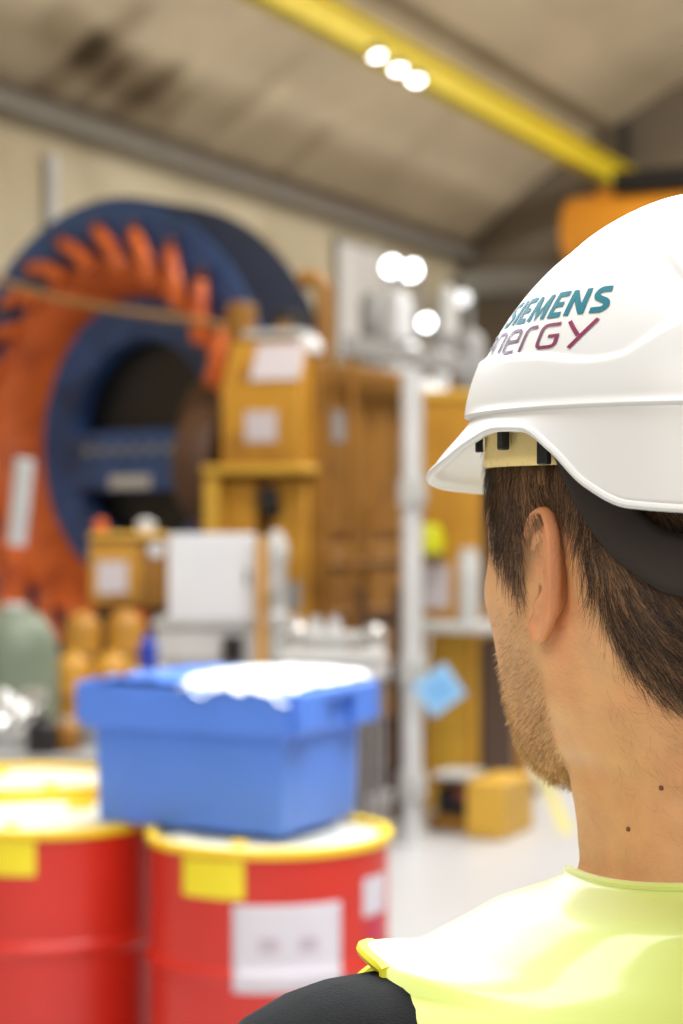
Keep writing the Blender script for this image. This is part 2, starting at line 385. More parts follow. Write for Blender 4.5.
b = MB(); b.tube([(-.26, -.06, 1.66), (-.26, -.12, 1.7), (-.26, -.12, 1.8)], .07, 12); b.build('black_valve', BLACK, om)
part(om, 'grey_label', GREY, [((-.13, -.065, 1.12), (.14, .01, .18))], 0)
part(om, 'small_label', GREY, [((.055, .25, 2.2), (.01, .16, .2))], 0)
part(om, 'top_plate', LGREY, [((-.3, .14, 2.79), (.42, .3, .05))])
part(om, 'top_bracket', OCHRE2, [((-.62, .2, 2.85), (.12, .2, .34)), ((-.3, .25, 2.78), (.1, .2, .2))])
b = MB(); b.tube([(-.02, .2, 2.6), (-.02, .2, 3.08), (-.06, .2, 3.14), (-.18, .2, 3.16)], .06, 14); b.build('exhaust_pipe', OCHRE2, om)
b = MB(); b.lathe([(.09, 0), (.09, .05), (.06, .1), (.001, .13)], 20, Matrix.Translation((-.06, .05, 2.66))); b.build('white_cap', WHITE, om)
b = MB(); b.lathe([(.36, .0), (.40, .06), (.40, .22), (.34, .28), (.2, .28)], 40, Matrix.Translation((-.68, .2, 1.95)) @ Matrix.Rotation(-pi / 2, 4, 'Y')); b.build('shaft_end', BROWN, om)
b = MB(); b.lathe([(.1, 0), (.12, .04), (.12, .3), (.001, .3)], 20, Matrix.Translation((-.3, .3, 2.66))); b.build('air_filter', DARK, om)

# grey platform along the hall above the ochre machine
pf = thing('platform', 'grey walkway platform beside the top of the ochre machine', 'platform', H(10.95 * .88, -5.12 * .88, .198), ROT); pf.scale = (.88, .88, .88)
part(pf, 'deck_edge', GREY, [((.0, 1.6, 2.71), (.06, 3.3, .13))], .005)
part(pf, 'deck', DARK, [((-.16, 2.5, 2.74), (.3, 1.6, .05))], .005)
for y in (.05, 1.75, 3.2):
    b = MB(); b.tube([(.0, y, -.225), (.0, y, 2.66)], .024, 10); b.build('support_leg', OCHRE2, pf)


# ================================================================== RIGHT-HAND OCHRE CABINET, SCAFFOLD, SKID
oc = thing('ochre_cabinet', 'ochre machine cabinet behind the grey scaffold, with a lime lamp and shelf', 'cabinet', (at(476, 800, 10.4).x, 10.4, 0), ROT)
part(oc, 'lower_body', OCHRE3, [((-.16, .3, .50), (.32, .6, 1.0))])
part(oc, 'upper_body', OCHRE, [((-.16, .3, 1.66), (.32, .6, 1.2))])
part(oc, 'side_shade', BROWN, [((.012, .3, .55), (.02, .5, .8)), ((.012, .3, 1.6), (.02, .42, .9))])  # brown slabs that colour in the shade on the cabinet's right side
part(oc, 'shelf', LGREY, [((0, .1, 1.03), (.66, .8, .05))], .008)
part(oc, 'top_cover', OCHRE3, [((-.16, .3, 2.29), (.36, .64, .06))])
part(oc, 'door_frame', OCHRE, [((-.29, -.01, .52), (.03, .02, .9)), ((-.03, -.01, .52), (.03, .02, .9))], .004)
part(oc, 'paper_notice', PAPER, [((-.24, -.006, 1.24), (.17, .012, .24))], 0)
b = MB(); b.lathe([(.001, .16), (.05, .15), (.075, .1), (.078, 0), (.06, -.01), (.001, -.01)], 24, Matrix.Translation((-.24, -.075, 1.43))); lp = b.build('warning_lamp', LIME, oc)
part(oc, 'lamp_bracket', GREY, [((-.24, -.04, 1.41), (.1, .1, .025))], .003)
def can(px, pt, pbt, D, r, m, name, label, cat, capm=None):
    zb, zt = zat(pbt, D), zat(pt, D); t = thing(name, label, cat, (xat(px, D), D, zb)); h = zt - zb
    b = MB(); b.lathe([(r * .9, 0), (r, .01), (r, h * .72), (r * .7, h * .82), (r * .4, h * .86)], 24); b.build('body', m, t)
    b = MB(); b.lathe([(r * .45, h * .855), (r * .45, h), (.001, h)], 20); b.build('cap', capm or m, t); return t
zsh = 1.055
def shelfpos(x, y): return H(0, 0, 0) + oc.location + V * x + U * y + Vector((0, 0, zsh))
for i, (x, y, r, h, lab) in enumerate(((.20, -.10, .07, .18, 'squat white tub on the grey shelf of the ochre cabinet'), (.045, -.22, .058, .40, 'tall white canister on the near edge of the grey shelf'))):
    t = thing('white_canister', lab, 'canister', shelfpos(x, y))
    b = MB(); b.lathe([(r * .95, 0), (r, .01), (r, h * .85), (r * .8, h * .9)], 24); b.build('body', LGREY, t)
    b = MB(); b.lathe([(r * .84, h * .88), (r * .84, h), (.001, h)], 24); b.build('lid', LGREY, t)
# blue card hanging from the cabinet
cd = thing('hanging_tag', 'pale blue card hanging turned on its corner in front of the ochre cabinet', 'tag', at(439, 690, 9.3), R(8))
Mx = Matrix.Rotation(R(-35), 4, 'Y')
b = MB(); b.box((0, 0, 0), (.20, .006, .19)); b.v = [Mx @ p for p in b.v]; b.build('card', CYANP, cd, bevel=.002)
b = MB(); b.box((0, -.004, 0), (.13, .003, .12)); b.v = [Mx @ p for p in b.v]; b.build('printed_panel', mat('blue_print', rgb(120, 178, 230), .6, var=.04), cd)
b = MB(); b.tube([(-.06, 0, .115), (-.05, .03, .2), (-.03, .1, .28)], .005, 6); b.build('string', LGREY, cd)

sc = thing('scaffold', 'light grey aluminium scaffold tower in front of the ochre cabinet', 'scaffold', (at(412, 800, 9.5).x, 9.5, 0), ROT)
for nm, x, y, z in (('post', 0, 0, 2.36), ('post', -.1, .22, 2.36)):
    b = MB(); b.tube([(x, y, .03), (x, y, z)], .052, 16); b.tube([(x, y, 0), (x, y, .03)], .09, 16); b.build(nm, ALU, sc)
for z in (.32, 1.2, 2.3):
    b = MB(); b.tube([(0, 0, z), (-.1, .22, z)], .03, 12); b.build('cross_tube', ALU, sc)
for z in (.86, 1.75, .28):
    b = MB(); b.tube([(0, 0, z - .07), (0, 0, z + .07)], .072, 14); b.box((.05, -.05, z), (.07, .07, .09)); b.build('coupler', LGREY, sc)

sk = thing('skid_base', 'low ochre machine skid with dark gaps on the floor under the scaffold', 'skid', (at(470, 830, 9.6).x, 9.6, 0), ROT)
part(sk, 'end_block', OCHRE3, [((.08, .22, .145), (.21, .44, .29))])
part(sk, 'side_rail', OCHRE2, [((-.16, .27, .25), (.26, .10, .06))])
part(sk, 'floor_plate', OCHRE2, [((-.16, .26, .04), (.26, .24, .08))])
part(sk, 'motor', BLACK, [((-.16, .24, .15), (.2, .16, .14))], .03)
part(sk, 'cover_plate', LGREY, [((-.14, .2, .295), (.2, .24, .03))], .004)
part(sk, 'red_guard', mat('dull_red', rgb(130, 60, 60), .5), [((-.09, .13, .2), (.07, .05, .06))], .01)

cp = thing('ochre_post', 'short ochre post on the floor beside the face of the man in the helmet', 'post', (at(522, 800, 11.1).x, 11.1, 0), ROT)
part(cp, 'upright', OCHRE, [((0, 0, .40), (.075, .075, .8))]); part(cp, 'foot', BROWN, [((0, 0, .03), (.16, .16, .06))])
gc = thing('grey_column', 'grey steel column between the ochre cabinet and the short ochre post', 'column', (at(505, 800, 11.3).x, 11.3, 0), ROT)
part(gc, 'shaft', GREY, [((0, 0, .9), (.09, .09, 1.8))]); part(gc, 'base_plate', DARK, [((0, 0, .01), (.2, .2, .02))])
gb = thing('grey_locker', 'low grey metal locker on the far floor behind the yellow floor line', 'locker', (at(585, 760, 13.5).x, 13.5, 0), ROT)
part(gb, 'body', GREY, [((0, .25, .34), (.9, .5, .64))]); part(gb, 'plinth', DARK, [((0, .25, .02), (.86, .46, .04))])
part(gb, 'door', LGREY, [((-.22, -.006, .35), (.42, .02, .58))], .004); part(gb, 'door', LGREY, [((.22, -.006, .35), (.42, .02, .58))], .004)

# ================================================================== LEFT-MIDDLE MACHINES
gm = thing('grey_cabinet', 'low grey steel cabinet carrying the white enclosure', 'cabinet', (at(204, 700, 9.05).x, 9.05, 0), 0)
part(gm, 'body', LGREY, [((0, .2, .55), (.47, .4, 1.1))]); part(gm, 'door', GREY, [((0, -.008, .5), (.42, .016, .9))], .004)
part(gm, 'plinth', DARK, [((0, .2, .02), (.44, .36, .04))]); b = MB(); b.tube([(.14, -.04, .94), (.14, -.04, 1.06)], .05, 12); b.build('black_knob', BLACK, gm)
part(gm, 'worktop', LGREY, [((0, .2, 1.12), (.5, .44, .03))], .006)
we = thing('white_enclosure', 'square white electrical enclosure standing on the low grey cabinet', 'enclosure', (at(211, 620, 9.0).x, 9.03, 1.135), 0)
part(we, 'body', LGREY, [((0, .13, .205), (.40, .22, .41))]); part(we, 'door', WHITE, [((0, .01, .205), (.415, .03, .41))], .008)
b = MB(); b.tube([(.17, -.012, .17), (.17, -.012, .24)], .008, 8); b.build('handle', DARK, we)
og = thing('ochre_gearbox', 'ochre gearbox with a blurred white label, left of the white enclosure', 'gearbox', (at(127, 700, 9.6).x, 9.6, 0), 0)
part(og, 'housing', OCHRE2, [((0, .16, 1.34), (.36, .34, .36))], .02); part(og, 'side_cover', OCHRE, [((-.06, -.015, 1.34), (.26, .03, .3))], .01)
part(og, 'stand', BROWN, [((-.13, .16, .58), (.07, .2, 1.16)), ((.13, .16, .58), (.07, .2, 1.16)), ((0, .16, .02), (.4, .36, .04))])
part(og, 'label_plate', PAPER, [((-.07, -.035, 1.32), (.15, .01, .16))], 0)
part(og, 'top_flange', OCHRE3, [((-.0, .12, 1.53), (.38, .34, .03))])
b = MB(); b.lathe([(.04, 0), (.05, .02), (.05, .06), (.001, .08)], 16, Matrix.Translation((.09, .05, 1.54))); b.build('filler_cap', WHITE, og)
b = MB(); b.lathe([(.03, 0), (.04, .02), (.03, .07), (.001, .08)], 16, Matrix.Translation((-.14, .05, 1.54))); b.build('breather', ORANGE, og)
b = MB(); b.lathe([(.04, 0), (.04, .02), (.001, .02)], 12, Matrix.Translation((.15, -.01, 1.46)) @ Matrix.Rotation(pi / 2, 4, 'X')); b.build('sight_glass', WHITE, og)
op = thing('ochre_upright', 'slim ochre upright on the right of the white enclosure', 'post', (at(262, 700, 8.92).x, 8.92, 0), 0)
part(op, 'upright', OCHRE, [((0, 0, .77), (.05, .06, 1.53))], .006); part(op, 'foot', BROWN, [((0, 0, .015), (.12, .14, .03))])
ap = thing('alloy_post', 'pale grey lumpy pipe column in front of the tall ochre machine', 'pipe', (at(276, 700, 9.6).x, 9.6, 0), 0)
b = MB(); b.lathe([(.09, 0), (.09, .03), (.05, .04), (.05, 1.05), (.07, 1.07), (.07, 1.13), (.05, 1.15), (.05, 1.4), (.062, 1.42), (.062, 1.48), (.03, 1.55), (.001, 1.56)], 24); b.build('column', LGREY, ap)
b = MB(); b.tube([(-.02, -.05, 1.28), (-.02, -.12, 1.28)], .035, 12); b.build('valve', SILVER, ap)

cyl_lab = ['ochre domed cylinder, back left of the four beside the sage tank', 'ochre domed cylinder, back right of the four next to the blue bottle', 'shorter ochre domed cylinder, front left of the four', 'shorter ochre domed cylinder, front right of the four']
for i, (px, pt, D, r) in enumerate(((83, 612, 8.72, .083), (125, 610, 8.75, .087), (72, 652, 8.3, .078), (112, 652, 8.3, .080))):
    t = thing('ochre_cylinder', cyl_lab[i], 'cylinder', (xat(px, D), D, 0), 0, 'ochre domed cylinders'); h = zat(pt, D)
    b = MB(); b.lathe([(r * .95, 0), (r, .02), (r, h - .085), (r * .95, h - .055), (r * .78, h - .03), (r * .5, h - .014), (r * .3, h - .010)], 28); b.build('body', OCHRE, t)
    b = MB(); b.lathe([(r * .34, h - .016), (r * .34, h - .006), (r * .3, h), (.001, h)], 16); b.build('valve_cap', OCHRE3, t)
    b = MB(); b.lathe([(r * .99, h - .22), (r * 1.04, h - .215), (r * 1.04, h - .185), (r * .99, h - .18)], 28); b.build('collar', OCHRE2, t)
t = thing('sage_tank', 'rounded sage green tank at the left edge below the rotor', 'tank', (xat(14, 8.1), 8.1, 0)); h = zat(606, 8.1)
b = MB(); b.lathe([(.15, .08), (.19, .12), (.19, h - .2), (.175, h - .12), (.12, h - .04), (.05, h - .01)], 36); b.build('vessel', SAGE, t)
b = MB(); b.lathe([(.055, h - .015), (.055, h + .01), (.001, h + .015)], 16); b.build('lid', LGREY, t)
for k in range(3):
    w = k * 2 * pi / 3 + .4; b = MB(); b.tube([(.13 * cos(w), .13 * sin(w), 0), (.13 * cos(w), .13 * sin(w), .13)], .025, 10); b.build('leg', DARK, t)
lw = thing('low_trolley', 'low grey trolley between the ochre cylinders and the grey cabinet', 'trolley', (xat(149, 8.25), 8.25, 0))
part(lw, 'shelf', LGREY, [((0, .12, .945), (.14, .3, .03))], .006); part(lw, 'shelf', LGREY, [((0, .12, .25), (.14, .3, .03))], .006)
for sx in (-1, 1):
    for y in (.0, .24):
        b = MB(); b.tube([(sx * .055, y, .0), (sx * .055, y, .935)], .014, 8); b.build('leg', GREY, lw)
t = can(148, 630, 666, 8.33, .043, BLUEC, 'blue_bottle', 'small blue bottle on the low grey trolley', 'bottle', BLUEC); t.location.z = .96

rd = thing('finned_radiator', 'grey finned radiator with pipes on top, behind the right end of the blue box', 'radiator', (xat(333, 9.15), 9.15, 0))
b = MB()
for k in range(13): b.box((-.24 + k * .04, .12, .46), (.014, .24, .78))
b.build('fins', GREY, rd, smooth=False)
part(rd, 'base_frame', LGREY, [((0, .12, .05), (.54, .28, .08))], .008); part(rd, 'top_frame', LGREY, [((0, .12, .88), (.54, .28, .06))], .008)
for k, (z, y) in enumerate(((.95, .03), (1.03, .16))):
    b = MB(); b.tube([(-.26, y, z), (.26, y, z)], .036, 14); b.build('pipe', LGREY, rd)
for x in (-.18, .2):
    b = MB(); b.lathe([(.05, .90), (.05, 1.08), (.03, 1.10), (.001, 1.1)], 16, Matrix.Translation((x, .1, 0))); b.build('valve', SILVER, rd)
mt = thing('white_manifold', 'white pipe manifold low in front of the tall ochre machine', 'manifold', (xat(315, 9.9), 9.9, 0))
part(mt, 'block', LGREY, [((0, .1, .5), (.32, .2, .98))], .02)
for x in (-.1, .0, .1):
    b = MB(); b.lathe([(.04, .98), (.04, 1.06), (.026, 1.07), (.026, 1.1), (.001, 1.1)], 14, Matrix.Translation((x, .08, 0))); b.build('stub', WHITE, mt)
bb = thing('brown_ladder_frame', 'dark brown steel frame behind the finned radiator', 'frame', (xat(386, 10.2), 10.2, 0))
for x in (-.13, .06):
    b = MB(); b.box((x, 0, .62), (.05, .06, 1.24)); b.build('upright', BROWN, bb, smooth=False)
for k in range(4):
    b = MB(); b.box((-.035, 0, .25 + k * .27), (.2, .04, .04)); b.build('rung', DARK, bb, smooth=False)

# ================================================================== UPPER CLUTTER (far)
def far_lamp(px, py, D, r, m, lab, name='flood_lamp'):
    p = at(px, py, D); t = thing(name, lab, 'lamp', (p.x, p.y, 0), ROT)
    b = MB(); b.lathe([(.001, -.06), (r * .7, -.05), (r, 0), (r, .02), (.001, .02)], 28, Matrix.Translation((0, 0, p.z)) @ Matrix.Rotation(R(100), 4, 'X').inverted()); b.build('lamp_face', m, t)
    b = MB(); b.lathe([(r * 1.1, -.01), (r * 1.15, .03), (r * .8, .12), (.001, .14)], 28, Matrix.Translation((0, 0, p.z)) @ Matrix.Rotation(R(100), 4, 'X').inverted()); b.build('housing', GREY, t)
    b = MB(); b.tube([(0, .16, 0), (0, .16, p.z - r * .2), (0, .08, p.z)], .03, 10); b.tube([(0, .16, 0), (0, .16, .03)], .2, 16); b.build('stand', GREY, t)
    return t
far_lamp(392, 267, 17.2, .085, LAMP, 'left one of the two brightest flood lamps, high up before the white sheet')
far_lamp(412, 271, 18.0, .09, LAMP, 'right one of the two brightest flood lamps, high up before the white sheet')
far_lamp(427, 323, 15.6, .06, LAMP, 'single bright flood lamp below the brightest pair')
far_lamp(413, 350, 14.6, .06, LAMP2, 'dimmer small flood lamp left of the tall white tank', 'work_lamp')
far_lamp(463, 299, 18.5, .08, LAMP2, 'dim flood lamp beside the white helmet front, above the pipes', 'work_lamp')
def tall(name, lab, cat, px, pt, D, w, m, cap=None, dep=None):
    p = at(px, pt, D); t = thing(name, lab, cat, (p.x, p.y, 0), ROT); h = p.z
    b = MB(); b.lathe([(w / 2, 0), (w / 2, h - .12), (w * .4, h - .05), (w * .2, h)], 24); b.build('column', m, t)
    b = MB(); b.lathe([(w * .56, h * .6), (w * .6, h * .605), (w * .6, h * .63), (w * .56, h * .635)], 24); b.build('flange', cap or GREY, t)
    b = MB(); b.lathe([(w * .6, h * .85), (w * .62, h * .855), (w * .62, h * .875), (w * .6, h * .88)], 24); b.build('upper_flange', cap or GREY, t)
    return t
tall('steel_riser', 'tall silver riser pipe left of the flood lamps behind the platform', 'pipe', 372, 292, 17.0, .22, GREY)
tall('steel_riser', 'white-coated riser pipe directly under the brightest lamp pair', 'pipe', 398, 290, 16.6, .26, WHITE)
tall('steel_riser', 'wide white riser tank just left of the yellow strip on the far wall', 'tank', 441, 350, 15.0, .13, WHITE)
tall('steel_riser', 'silver riser pipe right of the single bright lamp', 'pipe', 447, 286, 17.4, .2, LGREY)
tall('steel_riser', 'grey riser pipe close to the front of the white helmet', 'pipe', 470, 330, 16.0, .26, GREY)
tall('steel_riser', 'white riser pipe behind the top of the aluminium scaffold', 'pipe', 423, 380, 13.0, .3, WHITE)
tall('steel_riser', 'short pale riser tank behind the scaffold coupler', 'tank', 398, 392, 13.6, .2, LGREY)
b = MB(); dp = at(500, 300, 25.0); 
ys = MB(); ys.box((0, 0, 0), (.22, .05, .78)); y_ = ys.build('wall_strip', mat('dull_yellow', rgb(206, 190, 50), .5), smooth=False); y_.location = H(24.97, dp.dot(V) , zat(317, 25)); y_.rotation_euler = (0, 0, ROT)
tag(y_, 'yellow vertical strip on the far wall beside the helmet front', 'strip')
dw = MB(); dw.box((0, 0, 0), (3.2, .3, .34)); d_ = dw.build('air_duct', mat('duct_grey', rgb(150, 148, 142), .5), smooth=False, bevel=.02); d_.location = H(24.82, at(520, 268, 25).dot(V) + .3, zat(270, 25)); d_.rotation_euler = (0, 0, ROT)
tag(d_, 'long grey air duct across the far wall below the orange hoist', 'duct')
# orange hoist at the far end
hp = at(640, 230, 23.6)
ho = thing('overhead_hoist', 'orange hoist with dark trolley at the end of the yellow crane beam', 'hoist', (hp.x, hp.y, hp.z), ROT)
b = MB(); M = Matrix.Rotation(pi / 2, 4, 'Y')
b.lathe([(.2, -.95), (.42, -.9), (.46, -.8), (.46, .8), (.42, .9), (.2, .95)], 36, M); b.build('drum_body', mat('hoist_orange', rgb(250, 165, 50), .45, var=.06), ho)
part(ho, 'trolley', BLACK, [((.35, .0, .56), (1.2, .7, .26))]); part(ho, 'hanger', DARK, [((.35, .95, .56), (.9, 1.3, .16))])
b = MB(); b.tube([(-.4, 0, .35), (-.4, 0, .52)], .16, 16); b.build('motor_cap', mat('hoist_orange', rgb(250, 165, 50)), ho)

# ================================================================== DRUMS AND BOX
def make_drum(lab, loc, rz):
    t = thing('oil_drum', lab, 'drum', loc, rz, 'red steel drums')
    Rr = .29; H_ = .88; prof = [(.02, .012), (Rr - .012, .012), (Rr - .004, .0), (Rr + .004, .004), (Rr + .004, .02), (Rr, .03)]
    for zc in (.295, .585):
        prof += [(Rr, zc - .03)] + [(Rr + .011 * sin(pi * q / 6) , zc - .02 + .04 * q / 6) for q in range(7)] + [(Rr, zc + .03)]
    prof += [(Rr, H_ - .03), (Rr, H_ - .022), (Rr - .02, H_ - .045)]
    b = MB(); b.lathe(prof, 96); b.build('body', DRED, t)
    b = MB(); b.lathe([(Rr - .014, H_ - .014), (Rr + .002, H_ - .024), (Rr + .008, H_ - .022), (Rr + .011, H_ - .010), (Rr + .009, H_ - .002), (Rr - .004, H_), (Rr - .014, H_ - .004)], 96, closed=True); b.build('rim', DYEL, t)
    b = MB(); b.lathe([(.001, H_ - .016), (.18, H_ - .016), (.19, H_ - .012), (.225, H_ - .012), (.235, H_ - .018), (Rr - .012, H_ - .018), (Rr - .012, H_ - .03), (.001, H_ - .03)], 96); b.build('lid', DTOP, t)
    for x, r in ((.17, .035), (-.18, .02)):
        b = MB(); b.lathe([(r, H_ - .016), (r, H_ - .004), (r * .6, H_ - .002), (.001, H_ - .004)], 20, Matrix.Translation((x * cos(1.2), x * sin(1.2), 0))); b.build('bung', DYEL, t)
    return t
def sticker(par, name, m, az, w, z0, z1, lab=None, off=.0015, n=14):
    """az: angle of the sticker centre around the drum, degrees; 0 faces -Y"""
    rows = []
    for i in range(25):
        z = lerp(z0, z1, i / 24); Rr = .29 + off + max(.011 * sin(pi * min(1, max(0, (z - zc + .02) / .04))) for zc in (.295, .585)); rows.append([Vector((Rr * sin(R(az) + w * (j / n - .5) / Rr), -Rr * cos(R(az) + w * (j / n - .5) / Rr), z)) for j in range(n + 1)])
    o = MB().grid(rows).build(name, m, par, solid=.001, soloff=0)
    if lab: o['label'] = lab
    return o
dr = make_drum('red drum with a white paper label, under the blue box', (-.176, 4.63, 0), 0)
def az_of(px, cx=-.171, D=4.63):
    x = xat(px, 4.37) - cx; return math.degrees(math.asin(max(-1, min(1, x / .286))))
sticker(dr, 'yellow_label', LABY, az_of(214), .165, .762, .852, 'yellow sticker')
pl_ = sticker(dr, 'paper_label', PAPER, az_of(291), .262, .55, .75, 'white paper label')
for k, (dx, z) in enumerate(((-.06, .645), (.03, .645))):
    sticker(pl_, 'print_mark', INK, az_of(291) + math.degrees(dx / .285) + 3, .045, z, z + .03, off=.0032)
sticker(dr, 'small_label', PAPER, 62, .11, .70, .79, 'small white label'); sticker(dr, 'pink_label', mat('pink_sticker', rgb(190, 40, 70), .5), 62, .08, .635, .69, 'crimson sticker', off=.001)
dl = make_drum('red drum at the left edge with a yellow sticker and bare pale lid', (xat(48, 4.89), 4.89, 0), 0)
sticker(dl, 'yellow_label', LABY, math.degrees(math.asin(max(-1, (xat(10, 4.65) - xat(48, 4.89)) / .286))) , .145, .768, .855, 'yellow sticker')
db = make_drum('red drum standing behind the left drum, only its yellow rim showing', (xat(22, 5.56), 5.56, 0), 1.0)

# blue crate
bx = thing('storage_box', 'blue plastic storage box resting on the red drums', 'box', (-.139, 4.485, .882), 0)
e1 = Vector((-.885, .466, 0)).normalized(); e2 = Vector((.466, .885, 0)).normalized()
def Q(a, b_, z): return e1 * a + e2 * b_ + Vector((0, 0, z))
LA, LB, HB = .52, .36, .345
def quad_ring(z, o): return [Q(-o, -o, z), Q(LA + o, -o, z), Q(LA + o, LB + o, z), Q(-o, LB + o, z)]
def loft(rings, capb=True, capt=False):
    b = MB(); n = len(rings[0]); b.grid(rings, wrap=True)
    if capb: b.f.append(tuple(range(n - 1, -1, -1)))
    if capt: b.f.append(tuple((len(rings) - 1) * n + j for j in range(n)))
    return b
loft([quad_ring(0, .0), quad_ring(.006, .004), quad_ring(.24, .010), quad_ring(.32, .010), quad_ring(.32, .003), quad_ring(.02, -.006)], True, True).build('body', BOXB, bx, bevel=.006)
loft([quad_ring(.236, .010), quad_ring(.236, .033), quad_ring(.338, .035), quad_ring(.345, .030), quad_ring(.345, .010), quad_ring(.32, .010)], False).build('rim', BOXB, bx, bevel=.004)
def hand(o0):   # protruding carrying handle at each short end
    b = MB(); y0, y1 = .1, LB - .1
    for q0, q1, z0, z1 in ((.03, .066, .318, .345),):
        a0, a1 = (-q1, -q0) if o0 == 0 else (LA + q0, LA + q1)
        p = [Q(a0, -.02, z0), Q(a1, -.02, z0), Q(a1, LB + .02, z0), Q(a0, LB + .02, z0), Q(a0, -.02, z1), Q(a1, -.02, z1), Q(a1, LB + .02, z1), Q(a0, LB + .02, z1)]
        b.add(p, [(3, 2, 1, 0), (4, 5, 6, 7), (0, 1, 5, 4), (1, 2, 6, 5), (2, 3, 7, 6), (3, 0, 4, 7)])
    for yy in (-.02, LB - .10):
        a0, a1 = (-.066, -.03) if o0 == 0 else (LA + .03, LA + .066)
        p = [Q(a0, yy, .246), Q(a1, yy, .246), Q(a1, yy + .12, .246), Q(a0, yy + .12, .246), Q(a0, yy, .325), Q(a1, yy, .325), Q(a1, yy + .12, .325), Q(a0, yy + .12, .325)]
        b.add(p, [(3, 2, 1, 0), (4, 5, 6, 7), (0, 1, 5, 4), (1, 2, 6, 5), (2, 3, 7, 6), (3, 0, 4, 7)])
    return b.build('handle', BOXB, bx, bevel=.008)
hand(0); hand(1)
def flap(a0, a1, z):
    rows = []
    for i in range(9):
        a = lerp(a0, a1, i / 8); rows.append([Q(a, lerp(-.035, LB + .035, j / 10), z + .006 * ((i + j) % 2) + .012 * sin(i / 8 * pi)) for j in range(11)])
    return MB().grid(rows).build('lid_flap', BOXB, bx, solid=.004, soloff=1)
flap(LA * .45, LA + .03, .345)
# white sheet over the right-hand part of the box
sh = thing('plastic_sheet', 'crumpled white plastic sheet lying over the open top of the blue box', 'sheet', bx.location.copy(), 0)
rows = []
for i in range(41):
    q = i / 40; row = []
    for j in range(31):
        w = j / 30; a = lerp(-.036, LA * .52 + .05 * sin(w * 5), q); b_ = lerp(-.040, LB + .036, w)
        z = .368 + .016 * sin(q * pi) * sin(w * pi) + .007 * mnoise.noise(Vector((q * 9, w * 8, 1))) + .003 * mnoise.noise(Vector((q * 25, w * 22, 5)))
        edge = max(0, 1 - w * 7); z -= edge * (.022 + .016 * (sin(q * 17 + .6) > .55) + .008 * sin(q * 11)); b_ -= edge * .004
        z -= max(0, 1 - q * 9) * .016 + max(0, q * 9 - 8) * .018
        row.append(Q(a, b_, z))
    rows.append(row)
MB().grid(rows).build('sheet', mat('white_plastic_film', rgb(234, 236, 240), .4, var=.02), sh, solid=.002, sub=1)

# bench stuff at the left edge
be = thing('work_bench', 'grey work bench behind the red drums at the left edge', 'bench', (xat(28, 6.7), 6.7, 0))
part(be, 'bench_top', GREY, [((0, .25, .77), (.62, .5, .04))], .006)
for sx in (-1, 1):
    for y in (.05, .45):
        b = MB(); b.box((sx * .27, y, .375), (.04, .04, .75)); b.build('leg', DARK, be, smooth=False)
fo = thing('foil_bag', 'crumpled silver foil bag on the grey bench at the left edge', 'bag', (xat(9, 7.0), 7.0, .79))
bm = bmesh.new(); bmesh.ops.create_icosphere(bm, subdivisions=4, radius=1)
for v in bm.verts:
    p = v.co.copy(); k = 1 + .28 * mnoise.noise(p * 2.2) + .14 * mnoise.noise(p * 6); v.co = Vector((p.x * .12 * k, p.y * .09 * k, max(0, .085 + p.z * .105 * k)))
me = bpy.data.meshes.new('bag_skin'); bm.to_mesh(me); bm.free(); me.materials.append(SILVER)
q = bpy.data.objects.new('bag_skin', me); COL.objects.link(q); q.parent = fo
b = MB(); b.tube([(.05, -.0, .17), (.09, -.02, .19), (.13, -.03, .18)], [.03, .022, .035], 10); b.build('twisted_neck', SILVER, fo)
can(42, 716, 755, 6.78, .055, BLACK, 'black_canister', 'black canister on the grey bench right of the foil bag', 'canister', BLACK).location.z = .79
can(67, 722, 755, 6.85, .05, OCHRE2, 'brown_tin', 'brown tin on the grey bench right of the black canister', 'tin', SILVER).location.z = .79
can(92, 705, 755, 7.02, .05, GREY, 'grey_bottle', 'grey bottle on the grey bench next to the blue box', 'bottle', LGREY).location.z = .79

# ================================================================== THE MAN
AH = R(29); F = Vector((-sin(AH), cos(AH), 0)); Lf = Vector((-cos(AH), -sin(AH), 0)); Z = Vector((0, 0, 1))
HC = Vector((.163, .985, 1.615))
AT = R(14); FT = Vector((-sin(AT), cos(AT), 0)); LT = Vector((-cos(AT), -sin(AT), 0))
NC = HC - F * .026
def hp_(f, l, z): return HC + F * f + Lf * l + Z * z
